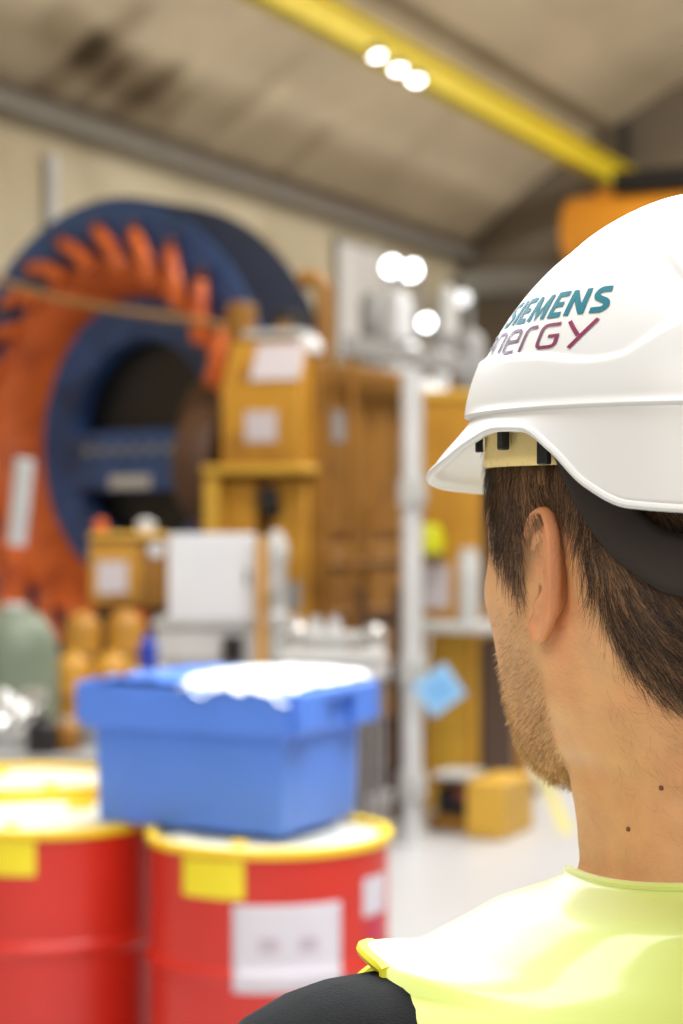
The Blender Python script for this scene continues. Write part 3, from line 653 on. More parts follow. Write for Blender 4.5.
# rings: (zF, zS, zB, fF, fB, w, centre, torso-mix)
RINGS = [
 (.137, .137, .137, .004, .004, .004, 0, 0), (.131, .131, .131, .034, .036, .030, 0, 0), (.116, .116, .116, .062, .066, .052, 0, 0), (.092, .092, .092, .083, .088, .069, 0, 0),
 (.062, .062, .062, .095, .099, .0775, 0, 0), (.036, .036, .036, .0985, .102, .0785, 0, 0), (.016, .014, .014, .097, .101, .0785, 0, 0),
 (-.008, -.008, -.010, .097, .096, .077, 0, 0), (-.032, -.026, -.030, .098, .088, .0745, 0, 0), (-.056, -.042, -.048, .097, .079, .0705, 0, 0),
 (-.080, -.055, -.064, .0925, .073, .0660, 0, 0), (-.100, -.066, -.078, .086, .071, .0610, 0, 0), (-.109, -.075, -.088, .077, .071, .057, 0, 0),
 (-.114, -.084, -.096, .062, .072, .0530, 0, 0), (-.110, -.094, -.104, .044, .074, .0490, 0, .3), (-.120, -.110, -.116, .032, .077, .0480, 0, .3),
 (-.140, -.132, -.130, .030, .081, .0475, 0, .7), (-.166, -.152, -.145, .032, .086, .0510, 0, 1), (-.190, -.171, -.166, .042, .098, .080, 0, 1), (-.206, -.188, -.184, .056, .106, .114, 0, 1), (-.224, -.204, -.199, .068, .113, .148, 0, 1), (-.246, -.230, -.222, .08, .12, .174, 0, 1),
 (-.285, -.28, -.27, .098, .125, .19, 0, 1), (-.34, -.34, -.33, .11, .125, .185, 0, 1), (-.45, -.45, -.45, .11, .115, .172, 0, 1), (-.60, -.60, -.60, .105, .10, .158, 0, 1), (-.70, -.70, -.70, .10, .11, .17, 0, 1), (-.78, -.78, -.78, .09, .11, .17, 0, 1)]
NT = 160
def sp(x, p): return math.copysign(abs(x) ** p, x)
def g2(x, y, sx, sy): return exp(-(x / sx) ** 2 - (y / sy) ** 2)
def ring_pt(rg, th, off=0.):
    zF, zS, zB, fF, fB, w, c, mixt = rg; ct, st = cos(th), sin(th)
    z = (zS + (zF - zS) * ct * ct) if ct > 0 else (zS + (zB - zS) * ct * ct)
    p = .92
    f = (fF + off) * sp(ct, p) if ct > 0 else (fB + off) * sp(ct, p); l = (w + off) * sp(st, p)
    if mixt < 1e-6:
        return HC + F * f + Lf * l + Z * z
    a = AH + (AT - AH) * mixt; f_ = Vector((-sin(a), cos(a), 0)); l_ = Vector((-cos(a), -sin(a), 0))
    cc = HC - Lf * .009 * mixt
    return cc + f_ * f + l_ * l + Z * z
def catmull(p0, p1, p2, p3, t):
    return .5 * ((2 * p1) + (p2 - p0) * t + (2 * p0 - 5 * p1 + 4 * p2 - p3) * t * t + (3 * p1 - p0 - 3 * p2 + p3) * t ** 3)
KEYS = [[ring_pt(r, 2 * pi * j / NT) for j in range(NT)] for r in RINGS]
def face(p):
    """features of the face laid over the head"""
    d = p - HC; f, l, z = d.dot(F), d.dot(Lf), d.dot(Z)
    if z < -.125: return p
    k = sstep(.0, .05, f); al = abs(l); df = 0; dl = 0
    # nose
    if f > .03:
        nb = interp(z, [(-.045, 0), (-.034, .016), (-.024, .030), (-.012, .024), (.012, .013), (.03, .006), (.045, 0)])
        nw = interp(z, [(-.04, .017), (-.024, .016), (-.005, .010), (.03, .010)])
        df += nb * exp(-(l / nw) ** 2)
        df += .006 * g2(al - .014, z + .028, .006, .007)
        df -= .012 * g2(al - .031, z - .014, .015, .012)                 # eye sockets
        df += .005 * g2(al - .028, z - .034, .024, .007)                  # brow
        df += .0065 * g2(l, z + .056, .020, .005) + .006 * g2(l, z + .066, .018, .005) - .003 * g2(l, z + .061, .022, .0025)
        df -= .004 * g2(l, z + .078, .02, .006); df += .006 * g2(l, z + .096, .020, .014)
        df += .003 * g2(al - .045, z + .012, .016, .014)
    sgn = 1 if l > 0 else -1
    dl += sgn * (.003 * g2(f - .060, z + .008, .022, .014) - .003 * g2(f - .045, z + .045, .022, .02) + .0035 * g2(f - .005, z + .062, .022, .012))
    dl += sgn * (-.004 * g2(f - .075, z - .05, .02, .022) - .0045 * g2(f - .082, z - .012, .014, .010) + .004 * g2(f - .082, z - .033, .012, .009))
    dl -= sgn * .0090 * g2(f + .011, z - .004, .011, .021)               # bowl under the ear
    dl += sgn * (-.0045 * g2(f + .022, z + .030, .014, .028))            # hollow behind the ear
    return p + F * df + Lf * dl
SUB = 6
def lofted(keys, i0, i1, sub=SUB):
    rows = []
    for i in range(i0, i1):
        for q in range(sub):
            t = q / sub; a, b_, c, d = keys[max(0, i - 1)], keys[i], keys[i + 1], keys[min(len(keys) - 1, i + 2)]
            rows.append([catmull(a[j], b_[j], c[j], d[j], t) for j in range(len(b_))])
    rows.append(list(keys[i1])); return rows
HEADROWS = [[face(p) for p in r] for r in lofted(KEYS, 0, len(KEYS) - 1, SUB)]
NR = len(HEADROWS)
def loc(p):
    d = p - HC; f, l, z = d.dot(F), d.dot(Lf), d.z
    return f, l, z, math.degrees(math.atan2(l, f))
def hair_amount(th, z):
    """how densely hair grows at this angle (0 = face, 180 = nape) and height"""
    th = abs(th)
    zf = lin(th, [(0, .085), (30, .075), (46, .055), (55, .034), (60, .018), (67, .006), (74, -.004), (78, -.011), (83, -.010), (87, .002), (90, .010)])
    zb = lin(th, [(90, .010), (97, .026), (104, .036), (111, .030), (116, .012), (120, -.006), (125, -.026), (132, -.040), (144, -.058), (155, -.066), (180, -.070)])
    zz = zf if th < 90 else zb
    return sstep(zz - .006, zz + .010, z)
def beard_amount(th, z):
    th = abs(th)
    if th > 88: return 0
    up = lin(th, [(0, -.040), (15, -.038), (25, -.036), (40, -.038), (55, -.022), (66, -.012), (75, -.006), (84, -.012), (88, -.05)])
    lo = lin(th, [(0, -.122), (40, -.118), (60, -.100), (75, -.084), (88, -.062)])
    return sstep(up + .008, up - .022, z) * 1.0 * sstep(lo - .006, lo + .008, z) if up > lo else 0
# ---- body mesh: head, neck and trunk in one skin, ears, arms, hands
SKIN = Vector(rgb(218, 168, 116)[:3]); SKR = Vector(rgb(214, 140, 100)[:3]); HAIRC = Vector(rgb(60, 42, 30)[:3]); STUB = Vector(rgb(166, 128, 84)[:3])
bd = MB(); cols = []
bd.grid(HEADROWS, wrap=True); bd.f.append(tuple((NR - 1) * NT + j for j in range(NT)))
for r in HEADROWS:
    for p in r:
        f, l, z, th = loc(p); c = SKIN.copy()
        if z > -.2:
            n = mnoise.noise(p * 60); c = c.lerp(SKR, max(0, min(.6, .18 + .25 * n)))
            c = c.lerp(SKR, .55 * g2(abs(th) - 100, (z + .005) * 1000, 9, 35))
            h = hair_amount(th, z) if z > -.085 else 0; c = c.lerp(HAIRC, .55 * h)
            bb_ = beard_amount(th, z); c = c.lerp(STUB, .40 * bb_)
            for mx, mz, mr in ((118, -.122, .0016), (127, -.098, .0014)):
                pass
        cols.append((c.x, c.y, c.z, 1))
# ears
EAR = [(-.0085, .018), (-.005, .0285), (.004, .0335), (.013, .0325), (.0205, .026), (.0245, .015), (.0250, .003), (.0238, -.009), (.0232, -.019), (.0210, -.027), (.0165, -.0325), (.0105, -.0330), (.0055, -.028), (.0005, -.0205), (-.0070, -.009), (-.0100, .002), (-.0095, .010)]
def closed_spline(pts, n):
    out = []; k = len(pts); pv = [Vector((a, b_, 0)) for a, b_ in pts]
    for i in range(n):
        x = i / n * k; a = int(x); out.append(catmull(pv[(a - 1) % k], pv[a % k], pv[(a + 1) % k], pv[(a + 2) % k], x - a))
    return out
def ear(side):
    tau = R(8); n = 72; ol = closed_spline(EAR, n); cc = Vector((.0015, .002, 0))
    c0 = hp_(-.002, side * .0765, .004); lf = Lf * side
    Pd = (-F) * cos(tau) + lf * sin(tau); Nd = lf * cos(tau) + F * sin(tau); lean = R(6)
    P2 = Pd * cos(lean) - Z * sin(lean) * 0 ; Q2 = Z * cos(lean) + (-F) * sin(lean)
    rows = []
    steps = [(0, -.011), (.2, -.0105), (.36, -.008), (.47, -.002), (.56, .0018), (.64, .0020), (.72, -.0010), (.79, -.0020), (.86, .0010), (.92, .0042), (.965, .0048), (1.0, .0030), (1.01, 0.0), (.985, -.0026), (.9, -.0036), (.76, -.0060), (.6, -.011), (.45, -.017)]
    for k, (rho, h) in enumerate(steps):
        row = []
        for i in range(n):
            p = ol[i]; u = i / n
            lobe = exp(-((p.y + .028) / .009) ** 2)
            ant = (1 - sstep(-.002, .007, p.x)) * sstep(-.027, -.018, p.y) * (1 - sstep(.011, .020, p.y))
            hh = h
            if rho > .5 and k < 11:
                hh = lerp(h, .0015 + .001 * (1 - rho), max(lobe, 0)); hh = lerp(hh, -.010, ant * .95)
            if k >= 11: hh = lerp(h, h * 1.0, lobe); hh = lerp(hh, hh - .004, ant)
            if k < 4: hh = lerp(h, h * .25, lobe)
            q = cc + (p - cc) * rho
            # the whole plate is curled: upper back edge turns outward a little
            hh += .0030 * sstep(.0, .022, q.x) * sstep(-.02, .02, q.y) + .0025 * sstep(-.012, -.03, q.y)
            row.append(c0 + P2 * q.x + Q2 * q.y + Nd * hh)
        rows.append(row)
    o = len(bd.v); bd.grid(rows, wrap=True); bd.f.append(tuple(o + i for i in range(n)))
    for k, r in enumerate(rows):
        for i, p in enumerate(r):
            c = SKIN.lerp(SKR, .35 + (.35 if 4 < k < 14 else .1)); cols.append((c.x, c.y, c.z, 1))
ear(1); ear(-1)
# eyes
for sx in (-1, 1):
    ec = hp_(.0715, sx * .031, .014); RMX = Matrix.Translation(ec) @ Matrix(((Lf.x, 0, F.x, 0), (Lf.y, 0, F.y, 0), (0, 1, 0, 0), (0, 0, 0, 1)))
    angs = [R(a) for a in (1, 6, 10, 14, 17, 22, 28, 34, 40, 50, 65, 80, 100, 120)]
    o = len(bd.v); bd.lathe([(.0115 * sin(a), .0115 * cos(a)) for a in angs], 20, RMX)
    for a in angs: cols += [((.01, .01, .01, 1) if a < R(13) else (.10, .055, .03, 1) if a < R(30) else (.68, .66, .62, 1))] * 20
    lid = []
    for a in [R(q) for q in (30, 33, 40, 50, 65, 85)]:
        row = []
        for k in range(24):
            w = 2 * pi * k / 24; sq = lerp(.50, 1, sstep(R(30), R(80), a)); aw = a * lerp(1.45, 1, sstep(R(30), R(80), a))
            x, y = sin(min(aw, R(88))) * cos(w), sin(a) * sin(w) * sq; zz = sqrt(max(0, 1 - x * x - y * y)); row.append(RMX @ (Vector((x, y, zz)) * .0128))
        lid.append(row)
    bd.grid(lid, wrap=True); cols += [(SKIN.x * .9, SKIN.y * .85, SKIN.z * .85, 1)] * (24 * len(lid))
# arms and hands
WAIST = -.72
def tl(f, l, z): return HC + FT * f + LT * l + Z * z
def arm_pts(s): return [tl(-.02, s * .152, -.272), tl(-.025, s * .186, -.292), tl(-.03, s * .225, -.40), tl(-.03, s * .24, -.535), tl(.01, s * .245, -.66), tl(.05, s * .245, -.785)]
def finger(base, d, down, ln, r0):
    pts = [base]; dirv = d.normalized()
    for k, (a, q) in enumerate(((.1, .45), (.45, .33), (.4, .22))):
        dirv = (dirv * cos(a) + down * sin(a)).normalized(); pts.append(pts[-1] + dirv * ln * q)
    return pts, [r0, r0 * .95, r0 * .85, r0 * .7]
for s in (-1, 1):
    o = len(bd.v); pts = arm_pts(s); bd.tube(pts, [.05, .05, .047, .04, .034, .027], 16)
    wr = pts[-1]; dn = (pts[-1] - pts[-2]).normalized(); inn = (LT * -s); fw = FT - dn * FT.dot(dn); fw.normalize()
    bd.tube([wr - dn * .02, wr + dn * .015, wr + dn * .05, wr + dn * .085, wr + dn * .098], [.026, .034, .042, .041, .032], 16, flat=.45)
    for k, (ofs, ln) in enumerate(((.03, .07), (.010, .080), (-.010, .074), (-.030, .058))):
        p, r = finger(wr + dn * .088 + fw * ofs, dn + fw * ofs * 2, inn, ln, .0088); bd.tube(p, r, 10)
    p, r = finger(wr + dn * .03 + fw * .030, dn * .7 + fw * .75 + inn * .2, inn, .062, .0105); bd.tube(p, r, 10)
    cols += [(SKIN.x, SKIN.y, SKIN.z, 1)] * (len(bd.v) - o)
SKINM = mat_attr('skin', 'col', .48, sss=.25, spec=.4, bump=.16, bscale=420, var=.07, vscale=60)
man = thing('person', 'person seen from behind with white helmet, short brown hair, stubble and lime safety vest', 'person', (HC.x, HC.y, 0))
def mp(o):      # parent to the man, keeping world coordinates
    o.parent = man; o.matrix_parent_inverse = Matrix.Translation((-HC.x, -HC.y, 0)); return o
body = mp(bd.build('body', SKINM, cols=cols, angle=180))
# moles
for k, (th, z) in enumerate(((126, -.121), (143, -.099))):
    best = min(((abs(loc(p)[3] - th) * .002 + abs(loc(p)[2] - z), p) for r in HEADROWS[:int(NR * .75)] for p in r), key=lambda q: q[0])[1]
    b = MB(); bm = bmesh.new(); bmesh.ops.create_icosphere(bm, subdivisions=2, radius=.0013); vs = [v.co.copy() + best for v in bm.verts]; fs = [tuple(v.index for v in f.verts) for f in bm.faces]; bm.free()
    mp(b.add(vs, fs).build('mole', mat('mole_brown', rgb(120, 66, 44), .5)))
# ---- strands
def hair_obj(name, strands, m, label=None):
    hc = bpy.data.hair_curves.new(name); hc.add_curves([len(s[0]) for s in strands])
    pos = []; rad = []
    for pts, r0 in strands:
        n = len(pts)
        for i, p in enumerate(pts): pos += [p.x, p.y, p.z]; rad.append(r0 * (1 - .75 * i / (n - 1)))
    hc.attributes['position'].data.foreach_set('vector', pos)
    ra = hc.attributes.get('radius') or hc.attributes.new('radius', 'FLOAT', 'POINT'); ra.data.foreach_set('value', rad)
    o = bpy.data.objects.new(name, hc); COL.objects.link(o); hc.materials.append(m); mp(o)
    if label: o['label'] = label
    return o
def hair_mat(name, c, rough=.35, lo=.55, hi_=1.4):
    m = bpy.data.materials.new(name); m.use_nodes = True; nt = m.node_tree; b = nt.nodes['Principled BSDF']
    hi = nt.nodes.new('ShaderNodeHairInfo'); rp = nt.nodes.new('ShaderNodeValToRGB')
    rp.color_ramp.elements[0].color = tuple(v * lo for v in c[:3]) + (1,); rp.color_ramp.elements[1].color = tuple(min(1, v * hi_) for v in c[:3]) + (1,)
    nt.links.new(hi.outputs['Random'], rp.inputs['Fac']); nt.links.new(rp.outputs['Color'], b.inputs['Base Color']); b.inputs['Roughness'].default_value = rough
    b.inputs['Specular IOR Level'].default_value = .5
    return m
def surf(i, j, a, b_):
    p00, p01, p10, p11 = HEADROWS[i][j], HEADROWS[i][(j + 1) % NT], HEADROWS[i + 1][j], HEADROWS[i + 1][(j + 1) % NT]
    p = p00.lerp(p01, b_).lerp(p10.lerp(p11, b_), a); n = (p01 - p00).cross(p10 - p00)
    if n.length < 1e-12: n = Vector((0, 0, 1))
    n.normalize()
    if n.dot(p - (HC - Z * .02)) < 0: n = -n
    return p, n, ((p01 - p00).cross(p10 - p00)).length
cells = [(i, j) for i in range(4, NR - 1) for j in range(NT) if HEADROWS[i][j].z - HC.z > -.15]
def scatter(count, dens):
    out = []; tries = 0; amax = 8e-6
    while len(out) < count and tries < count * 60:
        tries += 1; i, j = cells[int(rnd.random() * len(cells))]
        p, n, ar = surf(i, j, rnd.random(), rnd.random())
        if rnd.random() > ar / amax: continue
        f, l, z, th = loc(p); d = dens(th, z)
        if -.026 < f < .008 and -.04 < z < .027 or -.022 < f < .006 and 0 < z < .036: continue
        if rnd.random() < d: out.append((p, n, th, z))
    return out
strands = []
for p, n, th, z in scatter(19000, lambda th, z: hair_amount(th, z) * (1 if z < .085 else .12)):
    ath = abs(th); s = 1 if th > 0 else -1; lf = Lf * s
    # flow: swept back and down above, down at the sideburn, curling back at the nape
    back = sstep(78, 105, ath)
    tangent = (-Z * lerp(.95, .70, back) + (-F) * lerp(.45, .42, back) + (-lf) * lerp(0, .30, back))
    if ath > 100: tangent = -Z * .8 + (-lf) * .75 + (-F) * .25 + Vector((0, 0, .55)) * mnoise.noise(p * 35)
    tangent += (Lf * mnoise.noise(p * 28 + Vector((7, 0, 0))) + F * mnoise.noise(p * 28 + Vector((0, 9, 0)))) * (.35 if ath < 95 else .75)
    tangent += Vector((rnd.uniform(-.22, .22), rnd.uniform(-.22, .22), rnd.uniform(-.2, .2)))
    tangent -= n * tangent.dot(n); tangent.normalize()
    ln = lerp(.011, .022, sstep(-.01, .05, z)) if ath < 88 else lerp(.012, .024, sstep(-.06, .0, z)); ln *= rnd.uniform(.65, 1.15)
    curl = mnoise.noise(p * 45) * (1.2 if ath < 95 else 2.6) + (.5 if ath > 95 else 0); pts = []; q = p - n * .0006; dv = (tangent + n * .42).normalized(); side = tangent.cross(n)
    for k in range(6):
        pts.append(q.copy()); q = q + dv * ln / 5
        dv = (dv * 1.0 + side * curl * .13 - n * (.13 if k < 3 else .02) + Vector((rnd.uniform(-.05, .05), rnd.uniform(-.05, .05), rnd.uniform(-.05, .05)))).normalized()
    strands.append((pts, rnd.uniform(.00007, .00012)))
hair_obj('hair', strands, hair_mat('brown_hair', rgb(56, 39, 28)))
strands = []
def beard_d(th, z): return beard_amount(th, z) * lerp(.45, 1, sstep(-.03, -.09, z))
for p, n, th, z in scatter(10000, beard_d):
    s = 1 if th > 0 else -1
    dv = (n * .75 - Z * .7 + F * .25 + Vector((rnd.uniform(-.35, .35), rnd.uniform(-.35, .35), rnd.uniform(-.35, .35)))).normalized(); ln = rnd.uniform(.0025, .0055) * lerp(.8, 1.3, sstep(-.05, -.1, z))
    strands.append(([p - n * .0005, p + dv * ln * .5, p + dv * ln - n * ln * .12], rnd.uniform(.00007, .00012)))
hair_obj('stubble', strands, hair_mat('stubble_hair', rgb(176, 138, 92), .35, .22, 2.0), 'short light brown beard stubble')
strands = []
for p, n, th, z in scatter(520, lambda th, z: (1 if abs(th) > 121 and z > -.135 else 0) * (1 - hair_amount(th, z)) * sstep(-.15, -.06, z)):
    s = 1 if th > 0 else -1; t = (-Lf * s) * .9 - Z * .25 + Vector((rnd.uniform(-.5, .5), rnd.uniform(-.5, .5), rnd.uniform(-.5, .5))); t -= n * t.dot(n); t.normalize(); ln = rnd.uniform(.006, .013); q = p.copy(); dv = (t + n * .35).normalized(); pts = []
    for k in range(5):
        pts.append(q.copy()); q += dv * ln / 4; dv = (dv - n * .16 + Z * .12).normalized()
    strands.append((pts, .000032))
hair_obj('nape_hair', strands, hair_mat('nape_hair_brown', rgb(120, 84, 56)), 'sparse short hairs on the nape')
strands = []
for p, n, th, z in scatter(500, lambda th, z: 1 if (abs(z - .036) < .006 and 8 < abs(th) < 34) else 0):
    s = 1 if th > 0 else -1; t = Lf * s + Z * .1; t -= n * t.dot(n); dv = (t.normalized() + n * .3).normalized(); strands.append(([p, p + dv * .004, p + dv * .008 - n * .001], .00008))
hair_obj('eyebrows', strands, hair_mat('eyebrow_brown', rgb(80, 56, 38)))

# ---- clothing
BLK = mat('black_jacket_cloth', rgb(18, 19, 21), .9, spec=.2, var=.10, bump=.25, bscale=900)
VEST = mat('lime_vest_cloth', rgb(214, 227, 108), .56, var=.02, bump=.03, bscale=500, sheen=.9, spec=1.0, coat=.5)
PIP = mat('vest_binding', rgb(222, 212, 40), .6, var=.04)
TR = mat('dark_trousers_cloth', rgb(44, 48, 58), .85, var=.1)
def torso_rows(i0, i1, off, sub=6):
    ks = []
    for idx, r in enumerate(RINGS):
        ks.append([ring_pt(r, 2 * pi * j / NT, off) + Z * off * .5 for j in range(NT)])
    return lofted(ks, i0, i1, sub)
I17 = 17
jr = torso_rows(I17 + 1, len(RINGS) - 2, .004)
jk = MB().grid(jr, wrap=True)
for s in (-1, 1):
    pts = arm_pts(s); fine = []; rr = []
    rad0 = [.082, .082, .072, .064, .056, .046]
    for i in range(len(pts) - 1):
        for q in range(6):
            t = q / 6; a, b_, c, d = pts[max(0, i - 1)], pts[i], pts[i + 1], pts[min(len(pts) - 1, i + 2)]
            fine.append(catmull(a, b_, c, d, t)); rr.append(lerp(rad0[i], rad0[i + 1], t) + (.0035 * sin(i * 6 + q * 2.1) if i > 1 else 0))
    fine.append(pts[-1]); rr.append(.046)
    fine.insert(0, tl(-.015, s * .11, -.28)); rr.insert(0, .06)
    jk.tube(fine, rr, 28)
mp(jk.build('jacket', BLK, angle=180))
# seam stitching over the shoulder of the jacket
b = MB()
for s in (-1, 1):
    base = tl(-.022, s * .166, -.279)
    for k in range(26):
        a = R(-60 + 7.5 * k); c1 = base + (FT * sin(a) * .083 + Z * cos(a) * .083) ; c2 = base + (FT * sin(a + R(4)) * .083 + Z * cos(a + R(4)) * .083)
        b.tube([c1, c2], .0011, 6)
mp(b.build('seam_stitches', mat('grey_thread', rgb(60, 62, 66), .8)))
# trousers and boots
lg = MB()
for s in (-1, 1):
    pts = [tl(-.01, s * .075, -.70), tl(.0, s * .095, -.86), tl(.015, s * .10, -1.08), tl(.0, s * .105, -1.30), tl(-.03, s * .11, -1.53)]
    lg.tube(pts, [.105, .098, .078, .068, .066], 24)
lg.grid(torso_rows(len(RINGS) - 3, len(RINGS) - 1, .006), wrap=True)
mp(lg.build('trousers', TR))
for s in (-1, 1):
    b = MB(); bp = [tl(-.07, s * .11, -1.575), tl(-.03, s * .11, -1.575), tl(.05, s * .115, -1.578), tl(.13, s * .12, -1.582), tl(.17, s * .122, -1.586)]
    b.tube(bp, [.03, .037, .036, .033, .022], 16); b.tube([tl(-.03, s * .11, -1.46), tl(-.03, s * .11, -1.59)], [.052, .045], 16)
    lo = [tl(x, s * (.11 + y), 0) for x, y in ((-.085, -.03), (-.085, .03), (.0, .04), (.1, .05), (.17, .04), (.185, .01), (.17, -.025), (.08, -.035))]
    vs = [Vector((p.x, p.y, z)) for z in (0, .03) for p in lo]; n = len(lo); b.add(vs, [tuple(range(n - 1, -1, -1)), tuple(range(n, 2 * n))] + [(i, (i + 1) % n, n + (i + 1) % n, n + i) for i in range(n)])
    mp(b.build('boot', BLACK))
# vest: yoke over the shoulders, then front and back panels; open armholes
vr = torso_rows(I17, 24, .013, 8)
vr0 = torso_rows(I17, 24, .003, 8)
def vest_pt(i, j):
    p = vr[i][j % NT].lerp(vr0[i][j % NT], 1 - sstep(0, 9, i))
    n1 = 1.2 * mnoise.noise(Vector((p.x * 9, p.y * 9, p.z * 9))); p += Z * .0016 * n1
    return p
NYOKE = 23            # rows of the yoke
yk = [[vest_pt(i, j) for j in range(NT)] for i in range(NYOKE + 1)]
for i in range(NYOKE + 1):      # the outer edge stands off the jacket and curls
    for j in range(NT):
        a = abs(((j / NT * 360 + 180) % 360) - 180); sd = sstep(40, 75, a) * (1 - sstep(105, 135, a)); e = sstep(NYOKE - 6, NYOKE, i)
        fr = sstep(45, 62, a) * (1 - sstep(84, 104, a)); sg = 1 if (j / NT * 360) < 180 else -1
        yk[i][j] += Z * (.005 * e * sd + .004 * e * fr) + LT * sg * (.004 * e * sd + .002 * e * fr)
ve = MB(); ve.grid(yk, wrap=True)
def panel(a0, a1):
    js = [j for j in range(int(a0 / 360 * NT), int(a1 / 360 * NT) + 1)]
    ve.grid([[yk[NYOKE][j % NT] if i == NYOKE else vest_pt(i, j) for j in js] for i in range(NYOKE, len(vr))])
panel(-66, 66); panel(101, 259)
mp(ve.build('safety_vest', VEST, solid=.0025, soloff=0, angle=180, fix=True, weld=True))
# binding along the vest neck and armholes
b = MB(); nb_ = MB(); nb_.tube([p + Z * .001 for p in vr0[0]], .0024, 8, closed=True); mp(nb_.build('neck_binding', VEST))
for s in (1, -1):
    js = [j if s > 0 else -j for j in range(int(66 / 360 * NT), int(101 / 360 * NT) + 1)]
    line = [vest_pt(i, js[0]) for i in range(len(vr) - 1, NYOKE, -1)] + [yk[NYOKE][j % NT] for j in js] + [vest_pt(i, js[-1]) for i in range(NYOKE + 1, len(vr))]
    b = MB(); b.tube(line, .0034, 8); mp(b.build('armhole_binding', PIP))

# ================================================================== HELMET
DC = HC - F * .030
hm = thing('safety_helmet', 'white safety helmet with teal and purple lettering on the head of the man', 'helmet', (DC.x, DC.y, DC.z + .036))
def mh(o): o.parent = hm; o.matrix_parent_inverse = Matrix.Translation(-Vector(hm.location)); return o
ZB, ZT = .082, .1955
RIMZ = [(0, .047), (25, .050), (45, .0555), (60, .062), (72, .070), (84, .0755), (94, .0745), (103, .064), (112, .048), (122, .0385), (140, .036), (180, .034)]
def dome(th, z):
    h = min(1, max(0, (z - ZB) / (ZT - ZB))); k = (1 - h ** 1.7) ** .62
    A = .135 if cos(th) > 0 else .120
    return A * k, .102 * k
def shell_pt(th, q):
    """q 0 = rim, .25 = band line, 1 = crown; th from the front, left positive"""
    ad = abs(math.degrees((th + pi) % (2 * pi) - pi)); ct, st = cos(th), sin(th)
    zr = pch(ad, RIMZ); Af = lerp(.128, .184, sstep(-.1, .9, ct)) ; B = .110
    if q < .25:
        t = q / .25; lf_ = .0032 * sstep(50, 85, ad); bf, bl = (.135 if ct > 0 else .120) + lf_, .102 + lf_
        e = sstep(0, 1, t) * .35 + t * .65
        # the peak runs out almost straight, the sides hang down
        f = lerp(Af, bf, e) * ct; l = lerp(B, bl, t) * st; z = lerp(zr, ZB, t ** (1.0 - .25 * sstep(.3, 1, ct)))
        return f, l, z
    t = (q - .25) / .75
    a = t * pi / 2; hh = sin(a) ** 1.18; z = ZB + (ZT - ZB) * hh
    A, Bd = dome(th, z)
    ld = .0032 * (1 - sstep(0, .06, t)) * sstep(50, 85, ad); dr = ld
    # ledge that runs below the lettering and climbs behind it
    z2 = pch(ad, [(0, .120), (60, .113), (92, .1095), (110, .1055), (117, .1068), (127, .1175), (134, .125), (150, .135), (180, .14)])
    dr += .0028 * (1 - sstep(z2 - .0016, z2 + .0022, z)) * (1 if t > .02 else 0)
    # groove that arches round the lettering panel
    z3 = pch(ad, [(0, .172), (57, .168), (80, .1685), (106, .168), (121, .159), (133, .1395), (145, .118), (180, .11)])
    fade = (1 - sstep(132, 142, ad)) * (.35 + .65 * sstep(55, 85, ad))
    dr -= .0020 * exp(-((z - z3) / .0052) ** 2) * fade
    dr += .0008 * sstep(z3, z3 + .010, z) * (1 - sstep(.7, 1, t)) * fade
    k = 1
    f = (A + dr) * ct; l = (Bd + dr) * st
    return f, l, z
NH = 288
qs = [0, .02, .05, .09, .13, .17, .205, .23, .25] + [.25 + .75 * (i / 130) for i in range(1, 130)]
def hw(f, l, z): return DC + F * f + Lf * l + Z * z
srows = [[hw(*shell_pt(2 * pi * j / NH, q)) for j in range(NH)] for q in qs]
m_ = MB().grid(srows, wrap=True); o_ = len(m_.v); m_.v.append(hw(0, 0, ZT)); k_ = (len(qs) - 1) * NH
m_.f += [(k_ + j, k_ + (j + 1) % NH, o_) for j in range(NH)]
bvh = BVHTree.FromPolygons([tuple(p) for p in m_.v], m_.f)
HELM = mat('helmet_white_plastic', rgb(215, 214, 211), .34, var=.008, spec=.5)
mh(m_.build('shell', HELM, solid=.0026, soloff=-1, angle=180))
# rolled lip round the rim
b = MB(); b.tube([p for p in srows[0]], .0019, 8, closed=True); mh(b.build('rim_lip', HELM))
# sweatband, headband and clips inside
def strip(name, m, th0, th1, zc, wd, rad, n=60, thick=.003, ext=1.19):
    rows = []
    for i in range(n + 1):
        th = lerp(th0, th1, i / n); z = zc(th); w = wd(th); r = rad(th); row = []
        for k in range(7):
            zz = z - w / 2 + w * k / 6; row.append(HC + F * (r * ext * cos(th)) + Lf * (r * sin(th)) + Z * zz)
        rows.append(row)
    return mh(MB().grid(rows).build(name, m, solid=thick, soloff=0))
FOAM = mat('cream_foam', rgb(252, 222, 150), .8, var=.04, bump=.1, bscale=500)
def ad_(th): return abs(math.degrees((th + pi) % (2 * pi) - pi))
strip('sweatband', FOAM, R(-106), R(106), lambda t: .074, lambda t: .032, lambda t: .0825)
strip('harness_ring', BLACK, R(-112), R(112), lambda t: .0895, lambda t: .006, lambda t: .0845, 60, .002)
STR = mat('headband_dark_plastic', rgb(40, 29, 21), .7, var=.1)
zc_ = lambda t: pch(ad_(t), [(100, .086), (103, .082), (111, .060), (118, .041), (125, .027), (139, .011), (180, .003)])
strip('headband', STR, R(101), R(259), zc_, lambda t: pch(ad_(t), [(101, .030), (111, .040), (119, .037), (139, .029), (180, .031)]), lambda t: .0862, 90, .0025, 1.3)
